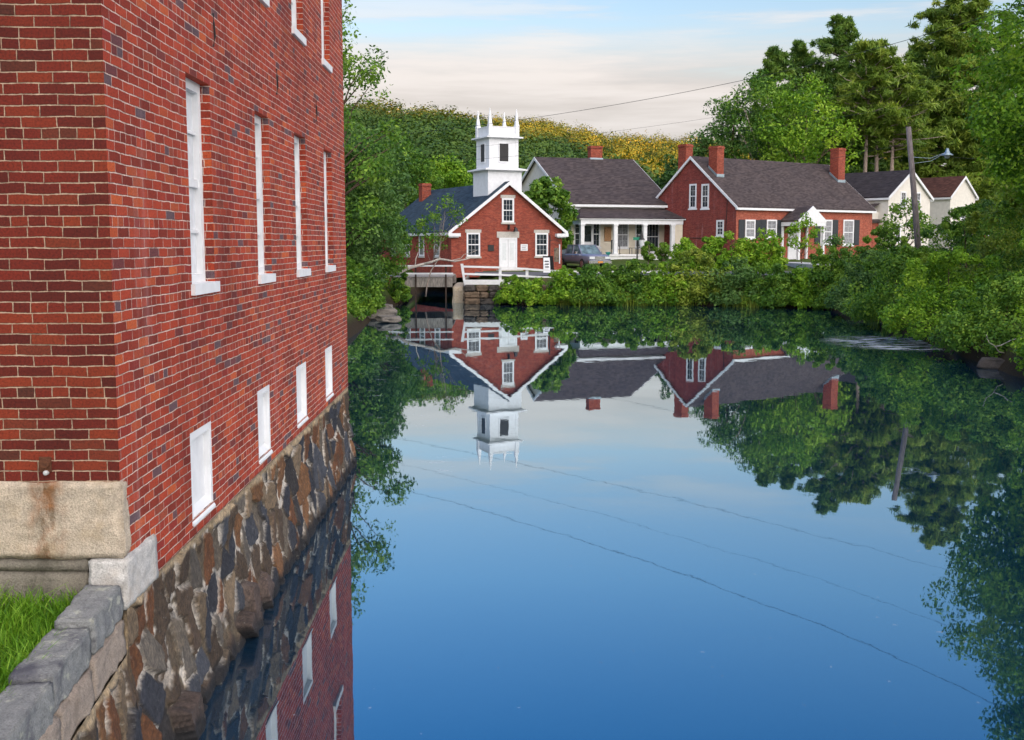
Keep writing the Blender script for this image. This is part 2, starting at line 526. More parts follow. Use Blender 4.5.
RED = [(0.0, (0.20, 0.028, 0.015)), (0.35, (0.35, 0.046, 0.020)), (0.62, (0.44, 0.064, 0.026)), (0.80, (0.27, 0.032, 0.022)),
       (0.88, (0.55, 0.110, 0.032)), (0.955, (0.17, 0.036, 0.032)), (0.985, (0.13, 0.080, 0.090))]
M = dict(
    brick_mill=m_brick('old_red_brick', RED, (0.66, 0.50, 0.43), stain=0.14, bump=1.0, jitter=0.009),
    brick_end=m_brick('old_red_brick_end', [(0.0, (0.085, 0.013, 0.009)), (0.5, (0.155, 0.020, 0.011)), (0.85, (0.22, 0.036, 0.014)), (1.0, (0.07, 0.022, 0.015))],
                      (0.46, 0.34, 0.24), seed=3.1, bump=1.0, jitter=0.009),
    brick_church=m_brick('orange_red_brick', [(0.0, (0.20, 0.034, 0.022)), (0.6, (0.29, 0.052, 0.030)), (1.0, (0.36, 0.080, 0.045))], (0.34, 0.20, 0.16), seed=1.3),
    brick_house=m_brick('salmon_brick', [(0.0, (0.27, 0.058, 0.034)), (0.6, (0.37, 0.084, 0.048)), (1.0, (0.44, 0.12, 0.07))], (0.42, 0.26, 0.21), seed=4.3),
    brick_gable=m_brick('shade_darkened_brick', [(0.0, (0.16, 0.030, 0.026)), (0.6, (0.235, 0.043, 0.034)), (1.0, (0.30, 0.065, 0.05))], (0.34, 0.20, 0.18), seed=2.3, stain=0.3),  # house brick darkened for the shaded gable face, reused on the bridge abutment
    brick_chim=m_brick('chimney_brick', [(0.0, (0.20, 0.036, 0.022)), (0.6, (0.30, 0.058, 0.032)), (1.0, (0.37, 0.085, 0.045))], (0.34, 0.2, 0.16)),
    white=m_plain('white_paint', (0.70, 0.72, 0.75), 0.5, 0.08, 5.0),
    white_old=m_plain('weathered_white_paint', (0.70, 0.71, 0.72), 0.6, 0.09, 5.0, bump=0.2),
    cream=m_clap('cream_clapboard', (0.76, 0.70, 0.57)),
    white_clap=m_clap('white_clapboard', (0.76, 0.73, 0.67)),
    slate=m_roof('slate_blue_shingles', (0.032, 0.052, 0.074)),
    shingle=m_roof('brown_grey_shingles', (0.062, 0.050, 0.051)),
    shingle_dark=m_roof('dark_shingles', (0.036, 0.032, 0.038)),
    shingle_red=m_roof('red_brown_shingles', (0.085, 0.040, 0.034)),
    glass=m_glass('window_glass'),
    glass_lit=m_plain('curtain_glass', (0.22, 0.23, 0.25), 0.15, 0.4, 6.0),
    blind=m_plain('white_blind_behind_glass', (0.60, 0.62, 0.65), 0.12, 0.15, 7.0),
    carglass=m_glass('car_glass', (0.06, 0.09, 0.10)),
    dark=m_plain('black_paint', (0.018, 0.018, 0.02), 0.5, 0.2),
    shutter=m_plain('navy_black_shutter', (0.022, 0.028, 0.036), 0.5, 0.2),
    lintel=m_granite('pale_granite', (0.48, 0.46, 0.43), bump=0.3),
    granite_warm=m_granite('warm_rough_granite', (0.54, 0.46, 0.36), (0.38, 0.28, 0.16), 1.0, 1.0, -0.44),
    granite_grey=m_granite('pale_grey_granite', (0.54, 0.53, 0.51), (0.42, 0.36, 0.29), 0.8),
    cap=m_granite('blue_grey_granite', (0.25, 0.26, 0.26), (0.06, 0.06, 0.085), 1.0, 1.0, None, (0.42, 0.43, 0.36)),
    cap_low=m_granite('pinkish_granite', (0.36, 0.30, 0.25), (0.22, 0.17, 0.13), 1.0),
    ledge=m_granite('mossy_ledge_granite', (0.24, 0.22, 0.18), (0.06, 0.055, 0.04), 1.0),
    rubble=m_vcol('rubble_stone'),
    wet_rock=m_granite('dark_wet_rock', (0.075, 0.066, 0.060), (0.03, 0.028, 0.026), 1.0),
    brown_rock=m_granite('brown_field_rock', (0.16, 0.115, 0.080), (0.06, 0.045, 0.035), 1.0),
    rock=m_granite('grey_field_rock', (0.20, 0.18, 0.16), (0.07, 0.065, 0.06), 1.0),
    iron=m_plain('black_iron', (0.02, 0.018, 0.018), 0.6, 0.3, 30.0, bump=0.3),
    rust=m_plain('rusty_iron', (0.10, 0.035, 0.015), 0.85, 0.4, 40.0, bump=0.4),
    wood_grey=m_bark('weathered_grey_wood', (0.30, 0.27, 0.24)),
    wood_dark=m_bark('dark_wet_wood', (0.055, 0.04, 0.032)),
    pole=m_bark('weathered_pole_wood', (0.19, 0.165, 0.165)),
    bark=m_bark('brown_bark', (0.10, 0.07, 0.05)),
    bark_pale=m_bark('pale_grey_bark', (0.34, 0.27, 0.23)),
    bark_dead=m_bark('bleached_dead_wood', (0.42, 0.38, 0.34)),
    asphalt=m_plain('asphalt', (0.10, 0.10, 0.105), 0.9, 0.2, 3.0, bump=0.3),
    concrete=m_plain('pale_concrete', (0.46, 0.46, 0.46), 0.85, 0.15, 2.0, bump=0.3),
    mortar_dark=m_plain('dark_mortar', (0.20, 0.17, 0.13), 0.95, 0.3, 8.0, bump=0.5),
    carpaint=m_plain('grey_purple_car_paint', (0.24, 0.25, 0.33), 0.25, 0.05, 2.0, 0.4, spec=0.6),
    chrome=m_plain('chrome', (0.6, 0.6, 0.62), 0.2, 0.1, 9.0, 0.9),
    tyre=m_plain('black_rubber', (0.015, 0.015, 0.015), 0.85, 0.2),
    lampglass=m_plain('milky_lamp_glass', (0.62, 0.66, 0.68), 0.2, 0.08),
    green_sign=m_plain('green_sign', (0.01, 0.20, 0.12), 0.4, 0.08),
    steel=m_plain('galvanised_steel', (0.28, 0.36, 0.41), 0.4, 0.15, 8.0, 0.5),
    wicker=m_plain('woven_wicker', (0.42, 0.24, 0.12), 0.8, 0.4, 20.0, bump=0.5),
    yellow_plate=m_plain('orange_plate', (0.55, 0.22, 0.03), 0.5, 0.05),
    flag_red=m_plain('red_cloth', (0.50, 0.02, 0.03), 0.8, 0.1),
    flag_blue=m_plain('blue_cloth', (0.03, 0.05, 0.28), 0.8, 0.1),
    paint_blue=m_plain('picture_sign_paint', (0.13, 0.10, 0.07), 0.6, 0.9, 5.0),
    wire=m_plain('black_cable', (0.02, 0.02, 0.022), 0.6, 0.1),
    teal=m_plain('teal_glaze', (0.02, 0.22, 0.20), 0.3, 0.1),
    leaf_mid=m_leaf('broad_leaves', (0.026, 0.080, 0.010), (0.070, 0.160, 0.018), (0.150, 0.255, 0.030)),
    leaf_bright=m_leaf('bright_leaves', (0.038, 0.110, 0.008), (0.105, 0.225, 0.014), (0.200, 0.320, 0.028)),
    leaf_yellow=m_leaf('yellow_green_leaves', (0.045, 0.090, 0.012), (0.115, 0.180, 0.020), (0.20, 0.26, 0.035)),
    leaf_dark=m_leaf('dark_leaves', (0.014, 0.045, 0.012), (0.030, 0.085, 0.018), (0.065, 0.130, 0.028)),
    leaf_blue=m_leaf('blue_green_leaves', (0.028, 0.075, 0.020), (0.062, 0.140, 0.034), (0.110, 0.200, 0.050)),
    needle=m_leaf('pine_needles', (0.046, 0.095, 0.012), (0.105, 0.180, 0.024), (0.190, 0.255, 0.038), 0.3),
    needle_dark=m_leaf('dark_pine_needles', (0.034, 0.085, 0.016), (0.075, 0.155, 0.026), (0.135, 0.215, 0.038), 0.3),
    forest=m_leaf('hill_forest_leaves', (0.024, 0.066, 0.012), (0.054, 0.122, 0.018), (0.105, 0.178, 0.028), 0.2),
    grass=m_leaf('grass_blades', (0.04, 0.12, 0.008), (0.085, 0.215, 0.012), (0.17, 0.30, 0.03)),
)


def m_ground():
    t = NT('earth_and_grass')
    c = t.coord()
    n = t.noise(c, 0.5, 6, 0.65)
    n2 = t.noise(c, 6, 5, 0.65)
    cc = t.ramp(n2, [(0.3, (0.025, 0.045, 0.010)), (0.7, (0.085, 0.13, 0.025))])
    cc = t.mix(t.rng(n, 0.52, 0.68), cc, (0.09, 0.065, 0.04))
    g = t.node('NewGeometry')
    sp = t.node('SeparateXYZ')
    t.put(sp.inputs[0], g.outputs['Position'])
    cc = t.mix(t.rng(sp.outputs[2], 0.15, 0.7, 1, 0), cc, (0.035, 0.026, 0.016))
    t.bsdf(cc, 0.95, t.bump(n2, 0.8, 0.06), spec=0.1)
    return t.m


def m_water():
    t = NT('still_pond_water')
    c = t.coord()
    # faint ripples everywhere, a breeze-ruffled patch by the right bank with its sky reflection painted pale, and specks of floating pollen
    r1 = t.noise(t.mapping(c, (1.0, 0.55, 1)), 1.1, 3, 0.5)
    r2 = t.noise(t.mapping(c, (1.0, 0.6, 1)), 7.0, 3, 0.55)
    sp = t.node('SeparateXYZ')
    t.put(sp.inputs[0], c)

    def blob(x, y, rx, ry):
        a = t.math('POWER', t.math('DIVIDE', t.math('SUBTRACT', sp.outputs[0], x), rx), 2.0)
        b = t.math('POWER', t.math('DIVIDE', t.math('SUBTRACT', sp.outputs[1], y), ry), 2.0)
        return t.rng(t.math('ADD', a, b), 0.2, 1.0, 1.0, 0.0)

    streak = t.rng(t.noise(t.mapping(c, (0.8, 3.2, 1)), 1.3, 5, 0.7), 0.47, 0.60)
    patch = t.math('MULTIPLY', t.math('MAXIMUM', blob(13.6, 38.6, 2.4, 3.4), blob(12.6, 21.5, 1.6, 0.7)), streak)
    speckle = t.rng(t.noise(t.mapping(c, (0.9, 2.2, 1)), 2.2, 6, 0.75), 0.600, 0.650)
    zone = t.math('MAXIMUM', t.math('MAXIMUM', blob(-2.2, 34.0, 4.2, 24.0), blob(-0.5, 17.5, 1.6, 1.4)), t.math('MULTIPLY', blob(4, 50, 13, 9), 0.6))
    specks = t.math('MULTIPLY', speckle, zone)
    tiny = t.rng(t.noise(c, 9.0, 2, 0.5), 0.735, 0.755)
    scum = t.math('MAXIMUM', t.math('MULTIPLY', specks, 0.28), t.math('MULTIPLY', tiny, 0.16))
    hgt = t.math('ADD', r1, t.math('MULTIPLY', r2, t.math('ADD', 0.05, t.math('MULTIPLY', patch, 2.5))))
    bmp = t.bump(hgt, 0.075, 0.02)
    fr = t.node('Fresnel')
    fr.inputs['IOR'].default_value = 1.33
    fac = t.math('POWER', fr.outputs[0], 0.42)
    gl = t.node('BsdfGlossy')
    gl.inputs['Roughness'].default_value = 0.015
    gl.inputs['Color'].default_value = (0.80, 0.92, 0.98, 1)
    t.put(gl.inputs['Normal'], bmp)
    df = t.node('BsdfDiffuse')
    df.inputs['Color'].default_value = (0.003, 0.022, 0.050, 1)
    mx = t.node('MixShader')
    t.put(mx.inputs[0], fac)
    t.l.new(df.outputs[0], mx.inputs[1])
    t.l.new(gl.outputs[0], mx.inputs[2])
    sc = t.node('BsdfDiffuse')
    sc.inputs['Color'].default_value = (0.50, 0.55, 0.60, 1)
    m2 = t.node('MixShader')
    t.put(m2.inputs[0], t.math('MAXIMUM', scum, t.math('MULTIPLY', patch, 0.95)))  # ruffled streaks get a pale colour standing in for reflected sky
    t.l.new(mx.outputs[0], m2.inputs[1])
    t.l.new(sc.outputs[0], m2.inputs[2])
    t.l.new(m2.outputs[0], t.out.inputs['Surface'])
    return t.m


# ------------------------------------------------------------------ terrain and water
POND = [(-4, -60), (-4, 17.2), (-5.0, 25), (-5.3, 45), (-5.7, 57), (-5.4, 63), (-5.2, 84), (-1.8, 84), (-1.8, 66.0), (1.0, 64.6), (4.6, 63.0), (11, 62.2),
        (17.2, 59), (17.8, 55), (16, 45), (14.6, 37), (13.4, 29), (14.5, 0), (17, -60)]


def pond_dist(x, y):
    """Signed distance to the pond's edge (positive on land), numpy."""
    d = np.full(x.shape, 1e9)
    inside = np.zeros(x.shape, dtype=bool)
    n = len(POND)
    for i in range(n):
        (ax, ay), (bx, by) = POND[i], POND[(i + 1) % n]
        ex, ey = bx - ax, by - ay
        tt = np.clip(((x - ax) * ex + (y - ay) * ey) / (ex * ex + ey * ey), 0, 1)
        d = np.minimum(d, np.hypot(x - ax - tt * ex, y - ay - tt * ey))
        cond = (ay > y) != (by > y)
        with np.errstate(divide='ignore', invalid='ignore'):
            xi = ax + (y - ay) / (by - ay if by != ay else 1e-9) * ex
        inside ^= cond & (x < xi)
    return np.where(inside, -d, d)


def sstep(a, b, x):
    t = np.clip((x - a) / (b - a), 0, 1)
    return t * t * (3 - 2 * t)


def wav(x, y, s, seed=0.0):
    """Cheap smooth noise, about -1..1."""
    r = np.zeros_like(x)
    rg = np.random.RandomState(int(seed * 10) + 3)
    for k in range(6):
        a, f, p = rg.uniform(0, 6.28), rg.uniform(0.5, 1.7) / s, rg.uniform(0, 6.28)
        r = r + np.sin((x * math.cos(a) + y * math.sin(a)) * f * 6.28 + p)
    return r / 3.2


H1X = np.array([-400, -250, -100, -42, -22, -7, 7, 19, 31, 42, 50, 62, 90])
H1Z = np.array([33, 34, 34, 33, 32, 30, 26.5, 23, 19, 13, 8, 5, 3.0])
H2X = np.array([-500, -200, -30, 13, 35, 56, 77, 100, 130, 200, 320, 600])
H2Z = np.array([46, 52, 56, 56, 53, 49, 47, 46.5, 46, 44, 42, 38])


def ground_z(x, y):
    x, y = np.asarray(x, float), np.asarray(y, float)
    b = np.interp(y, [-60, 60, 66, 76, 84, 92, 150, 200], [1.1, 1.15, 1.33, 1.36, 1.45, 1.85, 3.2, 4.0])
    b = b + np.clip((x - 19) * 0.03, 0, 1.2) * (y < 64) + 0.05 * wav(x, y, 6.0) * (np.abs(y - 72) > 7)
    d = pond_dist(x, y)
    h = -0.9 + (b + 0.9) * sstep(-0.6, 1.0, d)
    s1 = sstep(140, 335, y + 10 * wav(x, y, 120, 1))
    h1 = np.interp(x * 330 / np.maximum(y, 200), H1X, H1Z) * s1 * (1 - 0.8 * sstep(360, 520, y))
    s2 = sstep(380, 600, y)
    h2 = np.interp(x * 600 / np.maximum(y, 300), H2X, H2Z) * s2
    hh = np.maximum(h1, h2) + 1.5 * wav(x, y, 60, 2) * sstep(160, 250, y)
    return np.where(y > 139, np.maximum(h, hh), h)


def grid_mesh(name, xs, ys, zf, mat, kind='structure', label=None):
    X, Y = np.meshgrid(xs, ys)
    Z = zf(X, Y)
    nx, ny = len(xs), len(ys)
    co = np.stack([X, Y, Z], -1).reshape(-1, 3)
    i = np.arange(ny - 1)[:, None] * nx + np.arange(nx - 1)[None, :]
    q = np.stack([i, i + 1, i + nx + 1, i + nx], -1).reshape(-1, 4)
    me = np_mesh(name, co, q)
    o = link(name, me, mat, None, True)
    return tag(o, kind=kind, label=label)


def np_mesh(name, co, quads, tint=None):
    me = bpy.data.meshes.new(name)
    me.vertices.add(len(co))
    me.vertices.foreach_set('co', np.ascontiguousarray(co, dtype=np.float32).ravel())
    me.loops.add(quads.size)
    me.loops.foreach_set('vertex_index', np.ascontiguousarray(quads, dtype=np.int32).ravel())
    me.polygons.add(len(quads))
    me.polygons.foreach_set('loop_start', np.arange(0, quads.size, quads.shape[1], dtype=np.int32))
    if tint is not None:
        a = me.attributes.new('tint', 'FLOAT_COLOR', 'POINT')
        a.data.foreach_set('color', np.ascontiguousarray(tint, dtype=np.float32).ravel())
    me.update(calc_edges=True)
    return me


M['ground'] = m_ground()
xs = np.concatenate([np.linspace(-900, -70, 40), np.arange(-60, 120, 0.8), np.linspace(130, 1200, 50)])
ys = np.concatenate([np.linspace(-200, -60, 8), np.arange(-50, 110, 0.8), np.arange(112, 900, 9)])
grid_mesh('ground', xs, ys, ground_z, M['ground'], label='grassy banks and wooded hillside around the mill pond')

w = MB()
WZ = -0.12
w.add([(-40, -70, WZ), (60, -70, WZ), (60, 90, WZ), (-40, 90, WZ)], [(0, 1, 2, 3)])
tag(w.build('water', m_water()), kind='structure', label='still mill pond mirroring the village')

# unseen ridge behind the viewer, added and shaped to keep the valley in shade
xs = np.linspace(-2500, 4500, 260)
ys = np.linspace(-1500, -500, 40)
grid_mesh('shading_ridge', xs, ys, lambda X, Y: -5 + (104 + 4 * wav(X, Y, 260, 4)) * np.exp(-((Y + 950) / 190) ** 2), M['ground'],
          label='unseen ridge added behind the viewer to shade the valley')

# road over the bridge
rd = MB()
rd.add([(-60, 66.4, 1.375), (-5.6, 66.4, 1.375), (-5.6, 71.5, 1.375), (-60, 71.5, 1.375)], [(0, 1, 2, 3)])
rd.add([(-1.3, 66.4, 1.40), (60, 66.4, 1.50), (60, 74.5, 1.50), (-1.3, 74.5, 1.42)], [(0, 1, 2, 3)])
tag(rd.build('road', M['asphalt']), kind='structure', label='village road over the bridge')

# ------------------------------------------------------------------ foliage builders
def leaf_cloud(pts, nrm, size, rs, tint, aspect=0.62, jitter=0.8):
    """Kite-shaped leaf faces at pts; nrm biases the facing; tint 0..1 per leaf."""
    n = len(pts)
    nr = nrm + rs.normal(0, jitter, (n, 3))
    nr /= np.linalg.norm(nr, axis=1, keepdims=True) + 1e-9
    a = np.cross(nr, rs.normal(0, 1, (n, 3)))
    a /= np.linalg.norm(a, axis=1, keepdims=True) + 1e-9
    b = np.cross(nr, a)
    s = (size * rs.uniform(0.6, 1.35, n))[:, None] if np.isscalar(size) else (size * rs.uniform(0.7, 1.3, n))[:, None]
    co = np.stack([pts - a * s * 0.6, pts + b * s * 0.5 * aspect, pts + a * s * 0.6, pts - b * s * 0.5 * aspect], 1).reshape(-1, 3)
    q = np.arange(n * 4).reshape(-1, 4)
    t4 = np.repeat(tint, 4)
    col = np.stack([t4, t4, t4, np.ones_like(t4)], 1)
    return co, q, col


def blob_points(cs, rs_, per, rs, flat=1.0, shell=0.5):
    """Leaf positions in a set of leafy clumps."""
    P, N, T = [], [], []
    for c, r in zip(cs, rs_):
        m = max(4, int(per * rs.uniform(0.7, 1.3)))
        d = rs.normal(0, 1, (m, 3))
        d /= np.linalg.norm(d, axis=1, keepdims=True)
        rr = r * rs.uniform(shell, 1.0, m) ** 0.6 * rs.uniform(0.75, 1.15, m)
        p = d * rr[:, None]
        p[:, 2] *= flat
        P.append(c + p)
        nn = d.copy()
        nn[:, 2] += 0.5
        N.append(nn)
        T.append(np.clip(0.48 + rs.normal(0, 0.21) + rs.normal(0, 0.17, m), 0, 1))
    return np.concatenate(P), np.concatenate(N), np.concatenate(T)


def crown_mesh(name, cs, rr, per, size, rs, mat, parent, flat=0.85, shell=0.5, jitter=0.8, aspect=0.62):
    P, N, T = blob_points(np.array(cs), rr, per, rs, flat, shell)
    co, q, col = leaf_cloud(P, N, size, rs, T, aspect, jitter)
    return link(name, np_mesh(name, co, q, col), mat, parent)


def limb(mb, p0, p1, r0, r1, rs, sag=0.0, n=5, seg=4):
    p0, p1 = Vector(p0), Vector(p1)
    L = (p1 - p0).length
    pts = []
    for i in range(seg + 1):
        t = i / seg
        w_ = math.sin(t * math.pi) * L * 0.06
        pts.append(p0.lerp(p1, t) + Vector((rs.uniform(-1, 1) * w_, rs.uniform(-1, 1) * w_, rs.uniform(-1, 1) * w_ - sag * math.sin(t * math.pi))))
    mb.tube(pts, [r0 + (r1 - r0) * i / seg for i in range(seg + 1)], n)


def broad_tree(x, y, z0, h, r, label, leaf='leaf_mid', bark='bark', size=0.3, seed=1, nb=80, per=110, base=0.25, name='broadleaf_tree', cat='tree', group=None,
               ry=None, lean=(0, 0), blob=0.26, gap=0.0, trunk_r=None, multi=1, top=1.0):
    rs = np.random.RandomState(seed)
    root = empty(name, (x, y, z0), 0, label, cat, group)
    ry = ry or r
    cz, hz = h * (base + 1) / 2, h * (1 - base) / 2
    cs, rr = [], []
    while len(cs) < nb:
        d = rs.normal(0, 1, 3)
        d /= np.linalg.norm(d)
        k = rs.uniform(0.25, 1.0) ** 0.45
        p = d * k
        wz_ = 1.0 if p[2] < 0 else 1.0 - 0.35 * p[2] * top
        c = np.array([p[0] * r * wz_ + lean[0] * (p[2] + 1) / 2, p[1] * ry * wz_ + lean[1] * (p[2] + 1) / 2, cz + p[2] * hz])
        if gap and mnoise.noise(Vector(c / (r * 0.5)) + Vector((seed, 0, 0))) < -0.5 + gap:
            if rs.uniform() < 0.85:
                continue
        cs.append(c)
        rr.append(min(r, hz) * blob * rs.uniform(0.65, 1.25))
    crown_mesh('crown', cs, rr, per, size, rs, M[leaf], root)
    tb = MB()
    tr = trunk_r or h * 0.018
    for m in range(multi):
        ox, oy = (rs.uniform(-0.5, 0.5) * r * 0.15, rs.uniform(-0.3, 0.3)) if multi > 1 else (0, 0)
        topp = (lean[0] * 0.7 + ox * 3, lean[1] * 0.7 + oy, h * 0.82)
        limb(tb, (ox, oy, -0.3), topp, tr, tr * 0.25, rs, 0, 8, 6)
        order = sorted(range(len(cs)), key=lambda i: -abs(cs[i][0]) * rs.uniform(0.6, 1.4))
        for i in order[:14]:
            c = cs[i]
            t = min(0.9, max(base * 0.8, (c[2] / h) * rs.uniform(0.5, 0.75)))
            p0 = Vector((ox, oy, 0)).lerp(Vector(topp), t)
            limb(tb, p0, c, tr * 0.4 * (1 - t * 0.5), tr * 0.06, rs, -0.02 * h, 5, 4)
    tb.build('trunk', M[bark], root, True)
    return root


def bush(x, y, rx, ry, h, label, leaf='leaf_mid', size=0.16, seed=1, nb=46, per=150, z0=None, name='shrub', cat='shrub', group='shrubs along the pond banks', spiky=0.0, blob=0.30):
    rs = np.random.RandomState(seed)
    if z0 is None:
        z0 = float(ground_z(np.array([x]), np.array([y]))[0])
    root = empty(name, (x, y, z0), 0, label, cat, group)
    cs, rr = [], []
    for i in range(nb):
        a = rs.uniform(0, 2 * math.pi)
        ct = rs.uniform(0.0, 1.0)
        st = math.sqrt(max(0, 1 - ct * ct))
        k = rs.uniform(0.45, 1.0) ** 0.5 * (1 + 0.22 * math.sin(a * 3 + seed) + rs.uniform(-0.1, 0.1))
        c = np.array([math.cos(a) * st * rx * k, math.sin(a) * st * ry * k, max(0.12 * h, ct * h * 0.92 * k)])
        cs.append(c)
        rr.append(blob * min(rx, h, 2.2) * rs.uniform(0.6, 1.2))
    for i in range(int(nb * 0.35)):            # low skirt so the foliage reaches the ground
        a = rs.uniform(0, 2 * math.pi)
        cs.append(np.array([math.cos(a) * rx * 0.9, math.sin(a) * ry * 0.9, h * rs.uniform(0.02, 0.3)]))
        rr.append(0.25 * min(rx, h, 2.0) * rs.uniform(0.6, 1.1))
    for i in range(int(nb * spiky)):           # loose upright shoots
        a = rs.uniform(0, 2 * math.pi)
        k = rs.uniform(0, 0.85)
        cs.append(np.array([math.cos(a) * rx * k, math.sin(a) * ry * k, h * (1.0 - 0.4 * k * k) * rs.uniform(0.95, 1.16)]))
        rr.append(0.11 * min(rx, h) * rs.uniform(0.6, 1.2))
    kz = h / max(c[2] + 0.75 * r_ for c, r_ in zip(cs, rr))
    kx = rx * 1.1 / max(abs(c[0]) + 0.7 * r_ for c, r_ in zip(cs, rr))
    cs = [c * np.array([kx, min(1, kx * 1.1), kz]) for c in cs]
    rr = [r_ * min(1, kx * 1.05, kz * 1.1) for r_ in rr]
    crown_mesh('foliage', cs, rr, per, size, rs, M[leaf], root)
    st_ = MB()
    for c in cs[:12]:
        limb(st_, (c[0] * 0.15, c[1] * 0.15, -0.3), c, 0.018 * h + 0.01, 0.008, rs, -0.05 * h, 5, 4)
    st_.build('stem', M['bark'], root, True)
    return root


def pine(x, y, z0, h, r, label, leaf='needle', bark='bark', size=0.42, seed=1, clear=0.3, dens=1.0, taper=0.75, trunks=((0, 0, 1.0),), group='pines behind the houses', cat='pine', per=58):
    """White pine: whorls of level limbs carrying loose plates of needles."""
    rs = np.random.RandomState(seed)
    root = empty('pine_tree', (x, y, z0), 0, label, cat, group)
    tb = MB()
    cs, rr = [], []
    for (ox, oy, k) in trunks:
        H = h * k
        tx, ty = rs.uniform(-0.03, 0.03) * H, rs.uniform(-0.03, 0.03) * H
        tb.tube([(ox, oy, -0.5), (ox + tx * 0.5, oy + ty * 0.5, H * 0.5), (ox + tx, oy + ty, H * 0.97)], [h * 0.014, h * 0.009, 0.04], 8)
        z = H * clear * 0.8
        while z < H * 0.985:
            t = (z / H - clear) / (1 - clear)
            if t < 0:
                n, L = rs.randint(0, 2), r * 0.4
            else:
                prof = (1 - t) ** taper * (0.55 + 0.45 * min(1, t * 5))
                n, L = rs.randint(4, 7), r * prof + 0.5
            for i in range(n):
                a = rs.uniform(0, 2 * math.pi)
                l = L * (rs.uniform(0.55, 1.15) if t < 0.6 else rs.uniform(0.75, 1.1))
                p0 = np.array([ox + tx * z / H, oy + ty * z / H, z])
                up = l * rs.uniform(-0.02, 0.28) + 0.45 * l * max(t, 0) ** 2
                p1 = p0 + np.array([math.cos(a) * l, math.sin(a) * l, up])
                limb(tb, p0, p1, 0.05 + 0.014 * l, 0.015, rs, 0.02 * l, 4, 3)
                if t < 0 and rs.uniform() < 0.7:
                    continue
                for k2 in range(max(3, int(l * 1.55 * dens))):
                    f = rs.uniform(0.25, 1.08)
                    cs.append(p0 + (p1 - p0) * f + rs.normal(0, 0.13, 3) * l * np.array([1, 1, 0.3]))
                    rr.append(rs.uniform(0.5, 1.15) * (0.30 + 0.13 * l))
            if t > 0.8:
                cs.append(np.array([ox + tx * z / H, oy + ty * z / H, z + 0.3]))
                rr.append(0.35 + 1.6 * (1 - t))
            z += H * rs.uniform(0.018, 0.030)
    crown_mesh('crown', cs, rr, per, size, rs, M[leaf], root, flat=0.62 if leaf == 'needle' else 0.7, shell=0.05, jitter=1.2, aspect=0.20)
    tb.build('trunk', M[bark], root, True)
    return root


# ------------------------------------------------------------------ the brick mill
mill = empty('brick_mill', (-2.27, 6.75, 0), 0, 'old red brick mill rising from the water on a rubble foundation', 'mill building')
mx0, my0 = -2.27, 6.75
ML, MW, MTOP, MBASE = 10.6, 9.5, 10.2, 1.10
COLS = [(1.77, 2.47), (4.17, 4.83), (6.29, 7.05), (8.50, 9.22)]           # window columns along the long wall (local y)
holes = []
for (a, b) in COLS:
    holes += [(a, b, 2.98, 4.55, 'tall'), (a, b, 5.70, 7.27, 'tall'), (a - 0.19, b - 0.25, 1.235, 1.89, 'low')]
wb = MB()
us = sorted({0.0, ML} | {h_[0] for h_ in holes} | {h_[1] for h_ in holes})
zs = sorted({MBASE, MTOP} | {h_[2] for h_ in holes} | {h_[3] for h_ in holes})
for i in range(len(us) - 1):
    for j in range(len(zs) - 1):
        um, zm = (us[i] + us[i + 1]) / 2, (zs[j] + zs[j + 1]) / 2
        if any(h_[0] < um < h_[1] and h_[2] < zm < h_[3] for h_ in holes):
            continue
        wb.add([(0, us[i], zs[j]), (0, us[i + 1], zs[j]), (0, us[i + 1], zs[j + 1]), (0, us[i], zs[j + 1])], [(0, 1, 2, 3)])
for (a, b, z0, z1, k) in holes:
    dd = -0.20
    wb.add([(0, a, z0), (dd, a, z0), (dd, a, z1), (0, a, z1)], [(0, 1, 2, 3)])
    wb.add([(0, b, z0), (0, b, z1), (dd, b, z1), (dd, b, z0)], [(0, 1, 2, 3)])
    wb.add([(0, a, z1), (dd, a, z1), (dd, b, z1), (0, b, z1)], [(0, 1, 2, 3)])
    wb.add([(0, a, z0), (0, b, z0), (dd, b, z0), (dd, a, z0)], [(0, 1, 2, 3)])
me = bpy.data.meshes.new('long_wall')
me.from_pydata(wb.v, [], wb.f)
bm = bmesh.new(); bm.from_mesh(me)
bmesh.ops.remove_doubles(bm, verts=bm.verts, dist=0.0005)
bmesh.ops.recalc_face_normals(bm, faces=bm.faces)
bm.to_mesh(me); bm.free()
link('long_wall', me, M['brick_mill'], mill)
eb = MB()
eb.add([(-MW, 0, 1.43), (0, 0, 1.43), (0, 0, MTOP), (-MW, 0, MTOP), (-MW / 2, 0, MTOP + 3.2)], [(0, 1, 2, 3), (3, 2, 4)])
eb.add([(-MW, ML, MBASE), (0, ML, MBASE), (0, ML, MTOP), (-MW, ML, MTOP), (-MW / 2, ML, MTOP + 3.2)], [(0, 1, 2, 3), (3, 2, 4)])
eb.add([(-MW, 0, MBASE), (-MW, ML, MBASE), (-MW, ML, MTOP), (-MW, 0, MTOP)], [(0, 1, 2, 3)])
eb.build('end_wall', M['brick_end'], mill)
rb = MB()
rb.prism([(-MW - 0.4, MTOP - 0.2), (-MW / 2, MTOP + 3.3), (0.35, MTOP - 0.2), (0.35, MTOP + 0.0), (-MW / 2, MTOP + 3.5), (-MW - 0.4, MTOP)], 'y', -0.3, ML + 0.3)
rb.build('roof', M['shingle_dark'], mill)
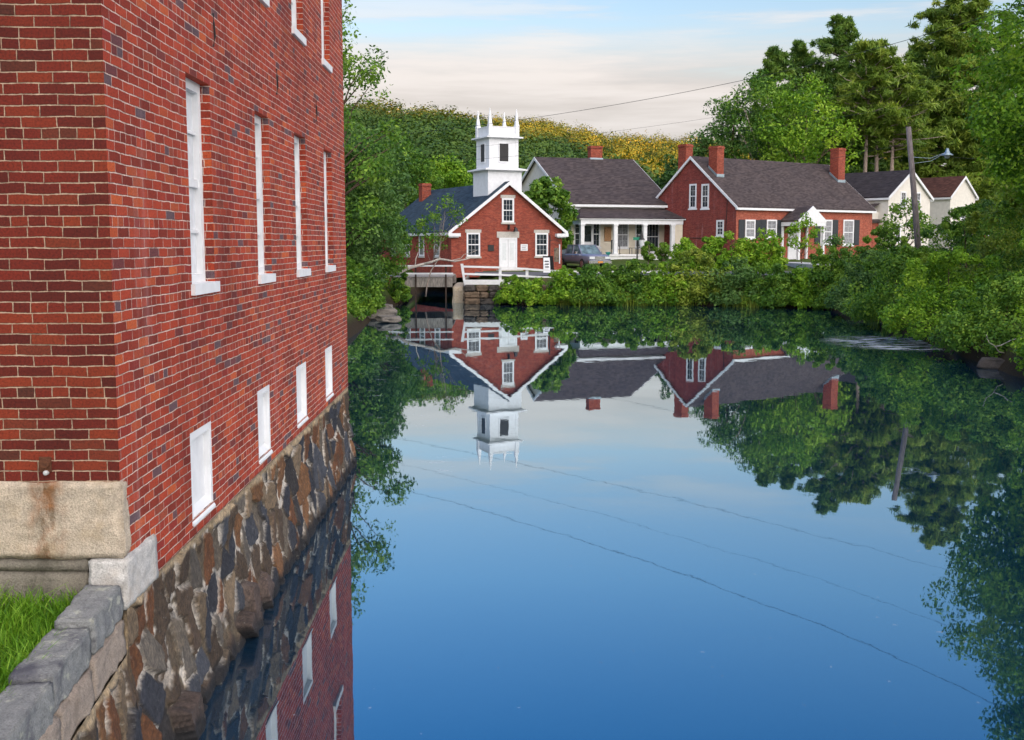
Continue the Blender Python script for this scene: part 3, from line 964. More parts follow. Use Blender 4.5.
for (a, b, z0, z1, kind) in holes:
    fb = MB()
    if kind == 'tall':
        f, dd = 0.075, -0.075
        fb.box(dd - 0.06, dd, a, a + f, z0, z1); fb.box(dd - 0.06, dd, b - f, b, z0, z1)
        fb.box(dd - 0.06, dd, a + f, b - f, z1 - f, z1); fb.box(dd - 0.06, dd, a + f, b - f, z0, z0 + f)
        zm = (z0 + z1) / 2
        fb.box(dd - 0.05, dd - 0.015, a + f, b - f, zm - 0.03, zm + 0.03)
        c = (a + b) / 2
        fb.box(dd - 0.045, dd - 0.02, c - 0.012, c + 0.012, z0 + f, zm - 0.03)
        fb.box(dd - 0.045, dd - 0.02, c - 0.012, c + 0.012, zm + 0.03, z1 - f)
        for zz in (z0 + (zm - z0) * 0.52, zm + (z1 - zm) * 0.5):
            fb.box(dd - 0.043, dd - 0.022, a + f, c - 0.012, zz - 0.012, zz + 0.012)
            fb.box(dd - 0.043, dd - 0.022, c + 0.012, b - f, zz - 0.012, zz + 0.012)
        fr = fb.build('window', M['white_old'], mill)
        pb = MB().box(dd - 0.054, dd - 0.048, a + f, b - f, z0 + f, z1 - f)
        pb.build('pane', M['blind'], fr)
        sb = MB().box(-0.10, 0.032, a - 0.03, b + 0.04, z0 - 0.07, z0 + 0.012)
        sb.build('sill', M['white_old'], fr)
    else:
        dd = -0.055
        fb.box(dd - 0.04, dd, a, b, z0, z1)
        fb.box(dd, -0.004, a, a + 0.05, z0, z1); fb.box(dd, -0.004, b - 0.05, b, z0, z1); fb.box(dd, -0.004, a + 0.05, b - 0.05, z1 - 0.06, z1)
        fb.add([(0.012, a - 0.01, z0 - 0.03), (0.012, b + 0.01, z0 - 0.03), (dd, b - 0.0, z0 + 0.06), (dd, a + 0.0, z0 + 0.06),
                (0.012, a - 0.01, z0 - 0.05), (0.012, b + 0.01, z0 - 0.05), (dd, b, z0 - 0.0), (dd, a, z0 - 0.0)],
               [(0, 1, 2, 3), (4, 5, 1, 0), (7, 4, 0, 3), (5, 6, 2, 1), (7, 6, 5, 4), (3, 2, 6, 7)])
        o = fb.build('basement_window', M['white_old'], mill)
        o['label'] = 'white boarded basement window'
for (ly, z) in ((2.61, 5.00), (5.25, 4.96), (7.85, 4.96)):
    t = MB().tube([(0.012, ly - 0.01, z - 0.13), (0.02, ly + 0.012, z - 0.05), (0.02, ly - 0.012, z + 0.05), (0.012, ly + 0.01, z + 0.13)], 0.009, 6)
    t.build('wall_tie', M['iron'], mill)
an = MB().tube([(-0.44, -0.03, 1.985), (-0.44, 0.0, 1.985)], 0.03, 10)
an.box(-0.475, -0.405, -0.012, 0.002, 1.93, 2.02)
an = an.build('anchor_bolt', M['rust'], mill)
MB().tube([(-0.435, -0.035, 1.925), (-0.435, -0.028, 1.925), (-0.435, 0.0, 1.925)], [0.007, 0.015, 0.015], 12).build('bolt_cap', M['concrete'], an)


def rough_block(name, x0, x1, y0, y1, z0, z1, mat, parent, cuts=7, amp=0.012, seed=0, bevel=0.012):
    bm = bmesh.new()
    bmesh.ops.create_cube(bm, size=1)
    for v in bm.verts:
        v.co = Vector(((x0 + x1) / 2 + v.co.x * (x1 - x0), (y0 + y1) / 2 + v.co.y * (y1 - y0), (z0 + z1) / 2 + v.co.z * (z1 - z0)))
    bmesh.ops.bevel(bm, geom=bm.edges[:], offset=bevel, segments=2, affect='EDGES')
    bmesh.ops.subdivide_edges(bm, edges=[e for e in bm.edges if e.calc_length() > 0.08], cuts=cuts, use_grid_fill=True)
    bm.normal_update()
    for v in bm.verts:
        p = v.co * 5 + Vector((seed * 7.1, seed, 0))
        k = mnoise.fractal(p, 0.55, 2.2, 6)
        chip = max(0.0, mnoise.noise(v.co * 9 + Vector((seed * 3.3, 0, seed))) - 0.25) * 2
        v.co += v.normal * (k * amp - chip * amp * 0.8)
    me = bpy.data.meshes.new(name)
    bm.to_mesh(me); bm.free()
    return link(name, me, mat, parent, True)


rough_block('granite_quoin', -0.98, 0.016, -0.020, 0.10, 1.395, 1.865, M['granite_warm'], mill, 16, 0.012, 1)
rough_block('granite_quoin', -1.95, -0.99, -0.020, 0.10, 1.395, 1.865, M['granite_warm'], mill, 16, 0.012, 2)
rough_block('granite_quoin', -2.95, -1.96, -0.020, 0.10, 1.395, 1.865, M['granite_warm'], mill, 16, 0.012, 9)
rough_block('granite_footing', -0.21, 0.022, -0.02, 0.63, 1.07, 1.388, M['granite_grey'], mill, 12, 0.012, 3)
rough_block('granite_ledge', -3.0, -0.215, -0.004, 0.3, 1.31, 1.388, M['ledge'], mill, 8, 0.008, 4)
rough_block('granite_ledge', -3.0, -0.215, 0.0, 0.3, 0.95, 1.305, M['ledge'], mill, 8, 0.012, 5)

STONES = np.array([(.105, .045, .020), (.15, .075, .034), (.060, .043, .030), (.026, .029, .038), (.045, .050, .062), (.15, .112, .073), (.090, .080, .068), (.115, .097, .075), (.075, .052, .036), (.028, .026, .027)])


def rubble_walls(y0, y1, seed, jut=1.0):
    """Field stones bedded in pale mortar; a displaced sheet facing +X with real relief."""
    ztop = MBASE + 0.012
    rs = np.random.RandomState(seed)
    ys_ = np.arange(y0, y1 + 1e-6, 0.0135)
    zs_ = np.arange(-0.55, ztop + 1e-6, 0.0135)
    Y, Z = np.meshgrid(ys_, zs_)
    zt = np.where(Y < -0.003, 0.80, MBASE + 0.012)
    Z = -0.55 + (Z + 0.55) / (ztop + 0.55) * (zt + 0.55)
    sp = 0.31
    sy, sz = np.meshgrid(np.arange(y0 - 0.5, y1 + 0.5, sp), np.arange(-1.0, ztop + 0.4, sp * 0.8))
    S = np.stack([sy.ravel(), sz.ravel()], 1) + rs.uniform(-0.17, 0.17, (sy.size, 2))
    keep = rs.uniform(size=len(S)) > 0.18
    S = S[keep]
    n = len(S)
    ang = rs.uniform(-0.9, 0.9, n)
    el = rs.uniform(1.0, 1.7, n)
    wy = Y + 0.012 * wav(Y, Z, 0.30, 5) + 0.004 * wav(Y, Z, 0.07, 15)
    wz2 = Z + 0.012 * wav(Y, Z, 0.26, 6) + 0.004 * wav(Y, Z, 0.06, 16)
    F1 = np.full(Y.shape, 9.0); F2 = np.full(Y.shape, 9.0); I = np.zeros(Y.shape, int)
    for k in range(n):
        c0, c1 = np.searchsorted(ys_, (S[k, 0] - 1.1, S[k, 0] + 1.1))
        sl_ = (slice(None), slice(c0, c1))
        dy, dz = wy[sl_] - S[k, 0], wz2[sl_] - S[k, 1]
        ca, sa = math.cos(ang[k]), math.sin(ang[k])
        d = np.hypot((dy * ca + dz * sa) * el[k] ** 0.5, (-dy * sa + dz * ca) / el[k] ** 0.5)
        m = d < F1[sl_]
        F2[sl_] = np.where(m, F1[sl_], np.minimum(F2[sl_], d))
        I[sl_] = np.where(m, k, I[sl_])
        F1[sl_] = np.where(m, d, F1[sl_])
    E = F2 - F1
    jutk = (rs.uniform(size=n) < 0.25) * (S[:, 1] < 0.30) * (S[:, 0] < 5.5)
    prot = rs.uniform(0.004, 0.042, n) + jutk * rs.uniform(0.04, 0.11, n) * jut
    tiltY, tiltZ = rs.uniform(-0.13, 0.13, n), rs.uniform(-0.12, 0.15, n)
    mort = rs.uniform(0.015, 0.085, n)
    face = sstep(0.0, 1.0, (E - mort[I] * 0.5 + 0.004 * wav(Y, Z, 0.05, 4)) / 0.018)
    rel = np.zeros_like(Y)
    for q in (0.12, 0.05):
        rel = rel + wav(Y + I * 0.37, Z + I * 0.91, q, 7) * q * 0.016
    h = face * (prot[I] + (Y - S[I, 0]) * tiltY[I] + (Z - S[I, 1]) * tiltZ[I] * -1) + rel * (0.3 + face)
    fine = np.array([mnoise.fractal(Vector((a_ * 11 + k_ * 1.7, b_ * 11, k_ * 0.9)), 0.6, 2.1, 5) for a_, b_, k_ in zip(Y.ravel(), Z.ravel(), I.ravel())]).reshape(Y.shape)
    h = h + fine * 0.006 * (0.3 + face)
    h = np.where(face < 0.02, 0.004 * wav(Y, Z, 0.08, 8), h)
    h += 0.16 * np.clip((0.75 - Z) / 1.2, 0, 1)
    h = np.maximum(h, -0.012)
    X = -0.005 + h - 0.02
    topf = sstep(-0.05, 0.0, Z - zt)
    X = X * (1 - topf) + topf * 0.012
    ci = rs.choice(len(STONES), n, p=[.13, .12, .12, .15, .13, .09, .08, .07, .06, .05])
    base = STONES[ci] * rs.uniform(0.8, 1.25, (n, 1))
    base = np.where(jutk[:, None] > 0, np.array([[0.060, 0.045, 0.040]]) * rs.uniform(0.8, 1.3, (n, 1)), base)
    C = base[I]
    mpat = sstep(-0.25, 0.1, wav(Y, Z, 0.5, 12) + 0.4 * wav(Y, Z, 0.13, 13))[..., None]
    mor = np.array([0.46, 0.43, 0.38]) * mpat + np.array([0.10, 0.08, 0.055]) * (1 - mpat)
    isM = (1 - sstep(0.3, 0.7, face))[..., None] * (0.55 + 0.45 * sstep(-0.3, 0.5, wav(Y, Z, 0.6, 9)))[..., None]
    isM = isM * (1 - 0.85 * (jutk[I] > 0))[..., None]
    C = C * (1 - isM) + mor * isM
    gap = (np.exp(-((face - 0.5) / 0.35) ** 2) * (0.35 + 0.65 * sstep(-0.2, 0.4, wav(Y, Z, 0.45, 21))))[..., None]
    C = C * (1 - 0.6 * gap) + np.array([0.03, 0.025, 0.02]) * 0.6 * gap
    band = sstep(-0.10, -0.05, Z - zt + 0.02 * wav(Y, Z, 0.3, 2))[..., None]
    C = C * (1 - band) + np.array([0.33, 0.26, 0.17]) * band
    wet = (1 - sstep(-0.05, 0.06, Z + 0.03 * wav(Y, Z, 0.4, 3)))[..., None]          # tide line of wet dark stone
    C = C * (1 - wet) + np.array([0.016, 0.016, 0.018]) * wet
    col = np.concatenate([C, np.ones(C.shape[:2] + (1,))], -1)
    P3 = np.stack([X, Y, Z], -1)
    out = []
    k0 = int(np.searchsorted(ys_, -0.003))
    for c0, c1 in ((0, k0), (k0 - 1, len(ys_))):
        p, cc = P3[:, c0:c1], col[:, c0:c1]
        nz, ny = p.shape[:2]
        i = np.arange(nz - 1)[:, None] * ny + np.arange(ny - 1)[None, :]
        q = np.stack([i, i + 1, i + ny + 1, i + ny], -1).reshape(-1, 4)
        out.append((p.reshape(-1, 3), q, cc.reshape(-1, 4)))
    return out


RUB = rubble_walls(-9.0, ML, 11)
link('rubble_foundation', np_mesh('rubble_foundation', *RUB[1]), M['rubble'], mill, True)
fb = MB()
fb.box(-MW, -0.06, 0.31, ML - 0.01, -0.8, MBASE - 0.004)
fb.build('foundation_core', M['mortar_dark'], mill)

# retaining wall running from the mill corner towards the viewer
rw = empty('stone_retaining_wall', (-2.27, 6.75, 0), R(5.2), 'low rubble retaining wall with blue-grey granite coping beside the grass', 'retaining wall')
link('rubble_face', np_mesh('rubble_face', *RUB[0]), M['rubble'], rw, True)
yy = -0.035
for i, (L_, zt, sh) in enumerate(((0.66, 1.245, 0.0), (0.72, 1.205, -0.015), (0.80, 1.185, -0.01), (1.0, 1.175, 0.0), (0.9, 1.17, -0.02), (1.1, 1.175, 0), (1.0, 1.18, 0), (1.1, 1.17, 0.0))):
    rough_block('coping_stone', -0.215 + sh, -0.005 + sh, yy - L_, yy - 0.008, zt - 0.21, zt, M['cap'], rw, 18, 0.013, 20 + i, 0.009)
    yy -= L_
yy = -0.01
for i, L_ in enumerate((0.75, 0.62, 0.9, 0.7, 0.9, 1.0, 1.1, 1.0, 0.9)):
    rough_block('course_stone', -0.29, 0.004, yy - L_, yy - 0.012, 0.785, 1.0 if i else 1.03, M['cap_low'], rw, 13, 0.016, 40 + i, 0.012)
    yy -= L_
cb = MB().box(-0.6, -0.05, -9.0, -0.02, -0.8, 0.78)
cb.build('wall_core', M['mortar_dark'], rw)

# grass bank behind the wall
lw = MB()
lw.add([(-14, -2.3, 1.07), (-1.52, -2.3, 1.07), (-2.36, 6.74, 1.07), (-14, 6.74, 1.07)], [(0, 1, 2, 3)])
tag(lw.build('lawn', M['ground']), kind='structure', label='lawn between the mill and the retaining wall')
rs = np.random.RandomState(5)
n = 15000
gy = 6.73 - rs.uniform(0, 1, n) ** 1.2 * 3.2
gx = -2.485 + 0.091 * (6.75 - gy) - rs.uniform(0, 1, n) ** 1.3 * 2.2
hh = rs.uniform(0.06, 0.16, n) * (1 + 0.3 * wav(gx, gy, 0.4, 2))
aa = rs.uniform(0, 6.28, n)
bw = rs.uniform(0.003, 0.006, n)
le = rs.normal(0, 0.45, (n, 2)) * hh[:, None]
b0 = np.stack([gx - np.cos(aa) * bw, gy - np.sin(aa) * bw, np.full(n, 1.065)], 1)
b1 = np.stack([gx + np.cos(aa) * bw, gy + np.sin(aa) * bw, np.full(n, 1.065)], 1)
m0 = np.stack([gx + le[:, 0] * 0.35 + np.cos(aa) * bw * 0.8, gy + le[:, 1] * 0.35 + np.sin(aa) * bw * 0.8, 1.065 + hh * 0.6], 1)
m1 = np.stack([gx + le[:, 0] * 0.35 - np.cos(aa) * bw * 0.8, gy + le[:, 1] * 0.35 - np.sin(aa) * bw * 0.8, 1.065 + hh * 0.6], 1)
t0 = np.stack([gx + le[:, 0] + 0.0008, gy + le[:, 1], 1.065 + hh], 1)
t1 = np.stack([gx + le[:, 0] - 0.0008, gy + le[:, 1], 1.065 + hh], 1)
co = np.stack([b0, b1, m0, m1, t0, t1], 1).reshape(-1, 3)
k = np.arange(n)[:, None] * 6
q = np.concatenate([k + np.array([[0, 1, 2, 3]]), k + np.array([[3, 2, 4, 5]])], 0)
tt = np.clip(rs.normal(0.5, 0.22, n) + 0.15 * wav(gx, gy, 0.5, 3), 0, 1)
t6 = np.repeat(tt, 6)
go = link('grass', np_mesh('grass', co, q, np.stack([t6, t6, t6, np.ones_like(t6)], 1)), M['grass'])
tag(go, 'bright green grass growing behind the stone coping', 'grass', kind='stuff')

# ------------------------------------------------------------------ house parts shared by the village buildings
V3 = Vector


def F_front(W):                                   # gable wall at local y = 0, looking towards -y
    return (V3((0, 0, 0)), V3((1, 0, 0)), V3((0, -1, 0)))


def F_left(W):                                    # wall at local x = -W/2, u runs along +y
    return (V3((-W / 2, 0, 0)), V3((0, 1, 0)), V3((-1, 0, 0)))


def F_right(W):
    return (V3((W / 2, 0, 0)), V3((0, 1, 0)), V3((1, 0, 0)))


def shell(parent, W, L, z0, ze, zr, mat, front_mat=None):
    a = MB()
    h = W / 2
    a.add([(-h, 0, z0), (h, 0, z0), (h, 0, ze), (0, 0, zr), (-h, 0, ze)], [(0, 1, 2, 3, 4)])
    if front_mat is not None:
        a.build('gable_wall', front_mat, parent)
        a = MB()
    a.add([(-h, L, z0), (h, L, z0), (h, L, ze), (0, L, zr), (-h, L, ze)], [(4, 3, 2, 1, 0)])
    a.add([(-h, 0, z0), (-h, L, z0), (-h, L, ze), (-h, 0, ze)], [(0, 1, 2, 3)])
    a.add([(h, 0, z0), (h, L, z0), (h, L, ze), (h, 0, ze)], [(3, 2, 1, 0)])
    return a.build('wall', mat, parent)


def roof(parent, W, L, ze, zr, mat, ov=0.3, ovy=0.25, t=0.12, name='roof'):
    h = W / 2
    s = (zr - ze) / h
    e = h + ov
    zb = ze - ov * s
    a = MB()
    y0, y1 = -ovy, L + ovy
    for sx in (-1, 1):
        a.add([(sx * e, y0, zb + 0.02), (0, y0, zr + 0.02), (0, y1, zr + 0.02), (sx * e, y1, zb + 0.02),
               (sx * e, y0, zb + t), (0, y0, zr + t), (0, y1, zr + t), (sx * e, y1, zb + t)],
              [(4, 5, 6, 7), (3, 2, 1, 0), (0, 1, 5, 4), (2, 3, 7, 6), (3, 0, 4, 7)])
    return a.build(name, mat, parent)


def trim(parent, W, L, ze, zr, mat, ov=0.3, ovy=0.25, bw=0.24, ret=0.5, ends=(0, 1)):
    """Rake boards at the gable ends, eave fascia boards and short cornice returns."""
    h = W / 2
    s = (zr - ze) / h
    e = h + ov
    zb = ze - ov * s
    a = MB()
    for k in ends:
        y0, y1 = ((-ovy - 0.05, -ovy + 0.06) if k == 0 else (L + ovy - 0.06, L + ovy + 0.05))
        for sx in (-1, 1):
            a.add([(sx * e, y0, zb - bw + 0.08), (0, y0, zr - bw + 0.08), (0, y0, zr + 0.10), (sx * e, y0, zb + 0.10),
                   (sx * e, y1, zb - bw + 0.08), (0, y1, zr - bw + 0.08), (0, y1, zr + 0.10), (sx * e, y1, zb + 0.10)],
                  [(0, 1, 2, 3), (7, 6, 5, 4), (0, 4, 5, 1), (3, 2, 6, 7), (0, 3, 7, 4)])
            if ret and k == 0:
                a.box(sx * (e + 0.03), sx * (h - ret), -ovy - 0.08, -0.004, zb - bw - 0.02, zb - 0.02)
                a.box(sx * (e - 0.10), sx * (h - ret + 0.1), -ovy + 0.06, -0.004, zb - bw - 0.10, zb - bw - 0.024)
    for sx in (-1, 1):
        a.box(sx * (h + 0.004), sx * (e + 0.02), -ovy + 0.07, L + ovy - 0.07, zb - bw + 0.06, zb + 0.015)
    return a.build('trim', mat, parent)


def window(parent, F, uc, z0, w, h, cols=2, rows=2, casing=0.10, lintel=None, sill=True, glass='glass', mat='white', proud=0.05):
    a = MB()
    u0, u1, z1 = uc - w / 2, uc + w / 2, z0 + h
    a.fbox(F, u0, u0 + casing, z0, z1, 0.003, proud); a.fbox(F, u1 - casing, u1, z0, z1, 0.003, proud)
    a.fbox(F, u0 + casing, u1 - casing, z1 - casing, z1, 0.003, proud); a.fbox(F, u0 + casing, u1 - casing, z0, z0 + casing, 0.003, proud)
    zm = (z0 + z1) / 2
    a.fbox(F, u0 + casing, u1 - casing, zm - 0.035, zm + 0.035, 0.003, proud - 0.012)
    iw, m = w - 2 * casing, 0.0055
    for (p, q) in ((z0 + casing, zm - 0.035), (zm + 0.035, z1 - casing)):
        for c in range(1, cols):
            x = u0 + casing + iw * c / cols
            a.fbox(F, x - m, x + m, p, q, 0.003, proud - 0.022)
        for r in range(1, rows):
            z = p + (q - p) * r / rows
            for c in range(cols):
                a.fbox(F, u0 + casing + iw * c / cols + m, u0 + casing + iw * (c + 1) / cols - m, z - m, z + m, 0.003, proud - 0.024)
    o = a.build('window', M[mat], parent)
    MB().fbox(F, u0 + casing, u1 - casing, z0 + casing, z1 - casing, 0.0025, 0.012).build('pane', M[glass], o)
    if lintel:
        MB().fbox(F, u0 - 0.1, u1 + 0.1, z1 + 0.004, z1 + 0.22, -0.02, 0.03).build('lintel', M[lintel], o)
    if sill:
        MB().fbox(F, u0 - 0.08, u1 + 0.08, z0 - 0.12, z0 - 0.003, 0.002, 0.09).build('sill', M[lintel or mat], o)
    return o


def chimney(parent, x, y, z0, z1, w, d, flash=True, mat='brick_chim'):
    a = MB()
    a.box(x - w / 2, x + w / 2, y - d / 2, y + d / 2, z0, z1 - 0.22)
    a.box(x - w / 2 - 0.05, x + w / 2 + 0.05, y - d / 2 - 0.05, y + d / 2 + 0.05, z1 - 0.219, z1 - 0.08)
    a.box(x - w / 2, x + w / 2, y - d / 2, y + d / 2, z1 - 0.079, z1)
    o = a.build('chimney', M[mat], parent)
    return o


# ------------------------------------------------------------------ church (brick hall with belfry)
CH = R(24.5)
CW, CL, CE, CR = 8.48, 15.0, 4.22, 7.42
church = empty('brick_church', (0.90, 79.0, 1.36), CH, 'red brick church with white belfry by the bridge', 'church')
Z = 1.36
shell(church, CW, CL, -0.4, CE - Z, CR - Z, M['brick_church'])
roof(church, CW, CL, CE - Z, CR - Z, M['slate'], 0.32, 0.28)
trim(church, CW, CL, CE - Z, CR - Z, M['white'], 0.32, 0.28, 0.22, 0.55)
Ff, Fl = F_front(CW), F_left(CW)
window(church, Ff, -2.62, 1.02, 1.0, 1.62, 3, 2, 0.11, 'lintel')
window(church, Ff, 2.62, 1.02, 1.0, 1.62, 3, 2, 0.11, 'lintel')
window(church, Ff, 0.0, 3.36, 0.92, 1.66, 3, 2, 0.12, 'lintel')
for u in (2.6, 5.6, 8.6, 11.6):
    window(church, Fl, u, 1.0, 1.0, 1.65, 3, 2, 0.10, 'lintel')
a = MB()
a.fbox(Ff, -0.68, -0.56, 0.1, 2.30, 0.003, 0.08); a.fbox(Ff, 0.56, 0.68, 0.1, 2.30, 0.003, 0.08); a.fbox(Ff, -0.56, 0.56, 2.17, 2.30, 0.003, 0.08)
a.fbox(Ff, -0.56, -0.012, 0.1, 2.17, 0.003, 0.05); a.fbox(Ff, 0.012, 0.56, 0.1, 2.17, 0.003, 0.05)
door = a.build('door', M['white'], church)
p = MB()
for u in (-0.29, 0.29):
    p.fbox(Ff, u - 0.15, u + 0.15, 0.75, 1.95, 0.051, 0.056)
p.build('door_glass', M['lampglass'], door)
MB().fbox(Ff, -0.85, 0.85, 2.302, 2.72, -0.02, 0.05).build('door_lintel', M['lintel'], church)
MB().fbox(Ff, -0.9, 0.9, -0.3, 0.1, 0.003, 0.6).build('door_step', M['lintel'], church)
MB().fbox(Ff, -1.52, -1.08, 1.38, 1.82, 0.003, 0.05).build('plaque', M['dark'], church)
nb = MB().fbox(Ff, 0.98, 1.52, 1.40, 1.86, 0.003, 0.04).build('notice_board', M['white'], church)
t = MB()
for k in range(3):
    t.fbox(Ff, 1.06, 1.44 - 0.08 * (k % 2), 1.50 + k * 0.11, 1.53 + k * 0.11, 0.041, 0.043)
t.build('notice_print', M['shutter'], nb)
lb = MB()
lb.tube([V3((0.45, -0.003, 3.0)), V3((0.45, -0.3, 3.05)), V3((0.45, -0.34, 3.0))], 0.02, 6)
lb.frustum(0.45, -0.34, 2.72, 3.0, 0.14, 0.06)
lb.build('wall_lantern', M['dark'], church)
MB().fbox(Ff, -0.03, 0.03, 2.85, 3.2, 0.003, 0.3).build('sign_bracket', M['dark'], church)
# belfry
tw = empty('belfry', (0, 1.75, 0), 0)
tw.parent = church


def sq(mb, s, z0, z1):
    mb.box(-s / 2, s / 2, -s / 2, s / 2, z0 - Z, z1 - Z)


b = MB()
sq(b, 2.58, 5.6, 8.22)
sq(b, 2.20, 8.50, 10.46)
for sx in (-1, 1):
    for sy in (-1, 1):
        b.box(sx * 1.115, sx * 0.90, sy * 1.115, sy * 0.90, 8.50 - Z, 10.46 - Z)
b.build('belfry_wall', M['white'], tw)
b = MB()
sq(b, 2.75, 8.224, 8.30); sq(b, 3.20, 8.302, 8.40)
b.frustum(0, 0, 8.402 - Z, 8.498 - Z, 1.55, 1.15)
sq(b, 2.36, 10.462, 10.53); sq(b, 2.76, 10.532, 10.62)
b.frustum(0, 0, 10.622 - Z, 10.68 - Z, 1.33, 1.1)
b.build('belfry_cornice', M['white'], tw)
b = MB()
for k in range(4):
    c, s_ = (1, 0) if k % 2 == 0 else (0, 1)
    o_ = 1.02 if k < 2 else -1.02
    if k % 2 == 0:
        b.box(-0.96, 0.96, o_ - 0.06, o_ + 0.06, 10.682 - Z, 11.26 - Z)
        b.box(-0.96, 0.96, o_ - 0.09, o_ + 0.09, 11.262 - Z, 11.32 - Z)
    else:
        b.box(o_ - 0.06, o_ + 0.06, -0.96, 0.96, 10.682 - Z, 11.26 - Z)
        b.box(o_ - 0.09, o_ + 0.09, -0.96, 0.96, 11.262 - Z, 11.32 - Z)
b.build('parapet', M['white'], tw)
for sx in (-1, 1):
    for sy in (-1, 1):
        q = MB()
        q.box(sx * 1.02 - 0.14, sx * 1.02 + 0.14, sy * 1.02 - 0.14, sy * 1.02 + 0.14, 10.684 - Z, 11.36 - Z)
        q.frustum(sx * 1.02, sy * 1.02, 11.362 - Z, 11.44 - Z, 0.155, 0.145)
        q.frustum(sx * 1.02, sy * 1.02, 11.442 - Z, 12.55 - Z, 0.125, 0.012)
        q.build('pinnacle', M['white'], tw)
for (F_, nm) in (((V3((0, -1.10, 0)), V3((1, 0, 0)), V3((0, -1, 0))), 'f'), ((V3((-1.10, 0, 0)), V3((0, 1, 0)), V3((-1, 0, 0))), 'l'),
                 ((V3((1.10, 0, 0)), V3((0, 1, 0)), V3((1, 0, 0))), 'r')):
    a = MB()
    a.fbox(F_, -0.42, -0.34, 8.85 - Z, 10.22 - Z, 0.003, 0.04); a.fbox(F_, 0.34, 0.42, 8.85 - Z, 10.22 - Z, 0.003, 0.04)
    a.fbox(F_, -0.34, 0.34, 10.14 - Z, 10.22 - Z, 0.003, 0.04); a.fbox(F_, -0.34, 0.34, 8.85 - Z, 8.93 - Z, 0.003, 0.06)
    o = a.build('belfry_opening', M['white'], tw)
    MB().fbox(F_, -0.34, 0.34, 8.93 - Z, 10.14 - Z, 0.002, 0.008).build('louvre', M['dark'], o)
chimney(church, -0.9, 13.6, CR - Z - 1.2, 8.0 - Z, 0.75, 0.75)

# ------------------------------------------------------------------ cream house with porch
YP = R(18)
yh = empty('cream_house', (6.44, 96.15, 1.9), YP - R(90), 'cream clapboard house with white columned porch between the two brick buildings', 'house')
Z = 1.9
YW, YL, YE, YR = 16.6, 9.2, 6.70 - Z, 10.95 - Z
# local frame: ridge along +y, front wall at x = +W/2; shift so the front-left corner is the origin
yo = empty('main_block', (-YW / 2, 0, 0), 0); yo.parent = yh
shell(yo, YW, YL, -0.5, YE, YR, M['cream'], M['white_clap'])
roof(yo, YW, YL, YE, YR, M['shingle'], 0.35, 0.3)
trim(yo, YW, YL, YE, YR, M['white'], 0.35, 0.3, 0.24, 0.0)
MB().box(YW / 2 + 0.004, YW / 2 + 0.03, 0.0, YL, YE - 0.75, YE - 0.42).build('frieze', M['white'], yo)
chimney(yo, -0.2, 5.75, YR - 0.6, 12.2 - Z, 0.75, 1.15)
MB().box(-0.62, 0.22, 5.11, 6.39, YR - 0.28, YR + 0.16).build('chimney_flashing', M['steel'], yo)
po = empty('porch', (0, 0, 0), 0); po.parent = yh
PD = 2.3
# porch roof, hipped at the left end
a = MB()
zt, zb_ = 6.25 - Z, 5.36 - Z
a.add([(0.02, 0.9, zt), (0.02, YL + 0.2, zt), (PD + 0.25, YL + 0.3, zb_), (PD + 0.25, -0.3, zb_), (0.02, -0.3, zb_)], [(0, 1, 2, 3), (0, 3, 4)])
a.add([(0.02, -0.3, zb_ - 0.05), (PD + 0.25, -0.3, zb_ - 0.05), (PD + 0.25, YL + 0.3, zb_ - 0.05), (0.02, YL + 0.3, zb_ - 0.05)], [(0, 1, 2, 3)])
a.add([(0.02, YL + 0.2, zt), (0.02, YL + 0.3, zb_), (PD + 0.25, YL + 0.3, zb_)], [(0, 1, 2)])
a.build('porch_roof', M['shingle'], po)
a = MB()
a.box(PD - 0.12, PD + 0.12, -0.1, YL + 0.1, zb_ - 0.50, zb_ - 0.12)
a.box(0.03, PD - 0.121, -0.1, 0.12, zb_ - 0.50, zb_ - 0.12)
a.box(PD - 0.15, PD + 0.24, -0.27, YL + 0.28, zb_ - 0.118, zb_ - 0.054)
a.box(0.03, PD - 0.151, -0.27, 0.12, zb_ - 0.118, zb_ - 0.054)
a.build('porch_beam', M['white'], po)
for i, yc in enumerate((0.05, 3.05, 5.75, 8.35)):
    c = MB()
    c.box(PD - 0.16, PD + 0.16, yc - 0.16, yc + 0.16, 0.60, zb_ - 0.62)
    c.box(PD - 0.21, PD + 0.21, yc - 0.21, yc + 0.21, zb_ - 0.618, zb_ - 0.502)
    c.box(PD - 0.21, PD + 0.21, yc - 0.21, yc + 0.21, 0.46, 0.598)
    c.build('porch_post', M['white'], po)
a = MB().box(0.02, PD + 0.2, -0.15, YL + 0.15, 0.30, 0.455)
a.box(PD + 0.05, PD + 0.12, -0.1, YL + 0.1, -0.4, 0.298)
a.build('porch_floor', M['white_old'], po)
MB().box(PD - 0.10, PD + 0.05, 8.56, YL + 0.08, 0.46, zb_ - 0.503).build('porch_end_wall', M['cream'], po)
Fy = (V3((0, 0, 0)), V3((0, 1, 0)), V3((1, 0, 0)))
window(yh, Fy, 0.55, 1.15, 0.55, 2.1, 1, 2, 0.09, None)
window(yh, Fy, 2.3, 1.05, 0.75, 2.2, 2, 2, 0.12, None)
a = MB()
a.fbox(Fy, 1.05, 1.17, 0.46, 2.95, 0.003, 0.07); a.fbox(Fy, 1.83, 1.95, 0.46, 2.95, 0.003, 0.07); a.fbox(Fy, 1.17, 1.83, 2.85, 2.95, 0.003, 0.07)
a.fbox(Fy, 1.17, 1.83, 0.46, 1.5, 0.003, 0.05)
dr = a.build('front_door', M['white'], yh)
MB().fbox(Fy, 1.17, 1.83, 1.5, 2.85, 0.003, 0.03).build('door_glass', M['glass'], dr)
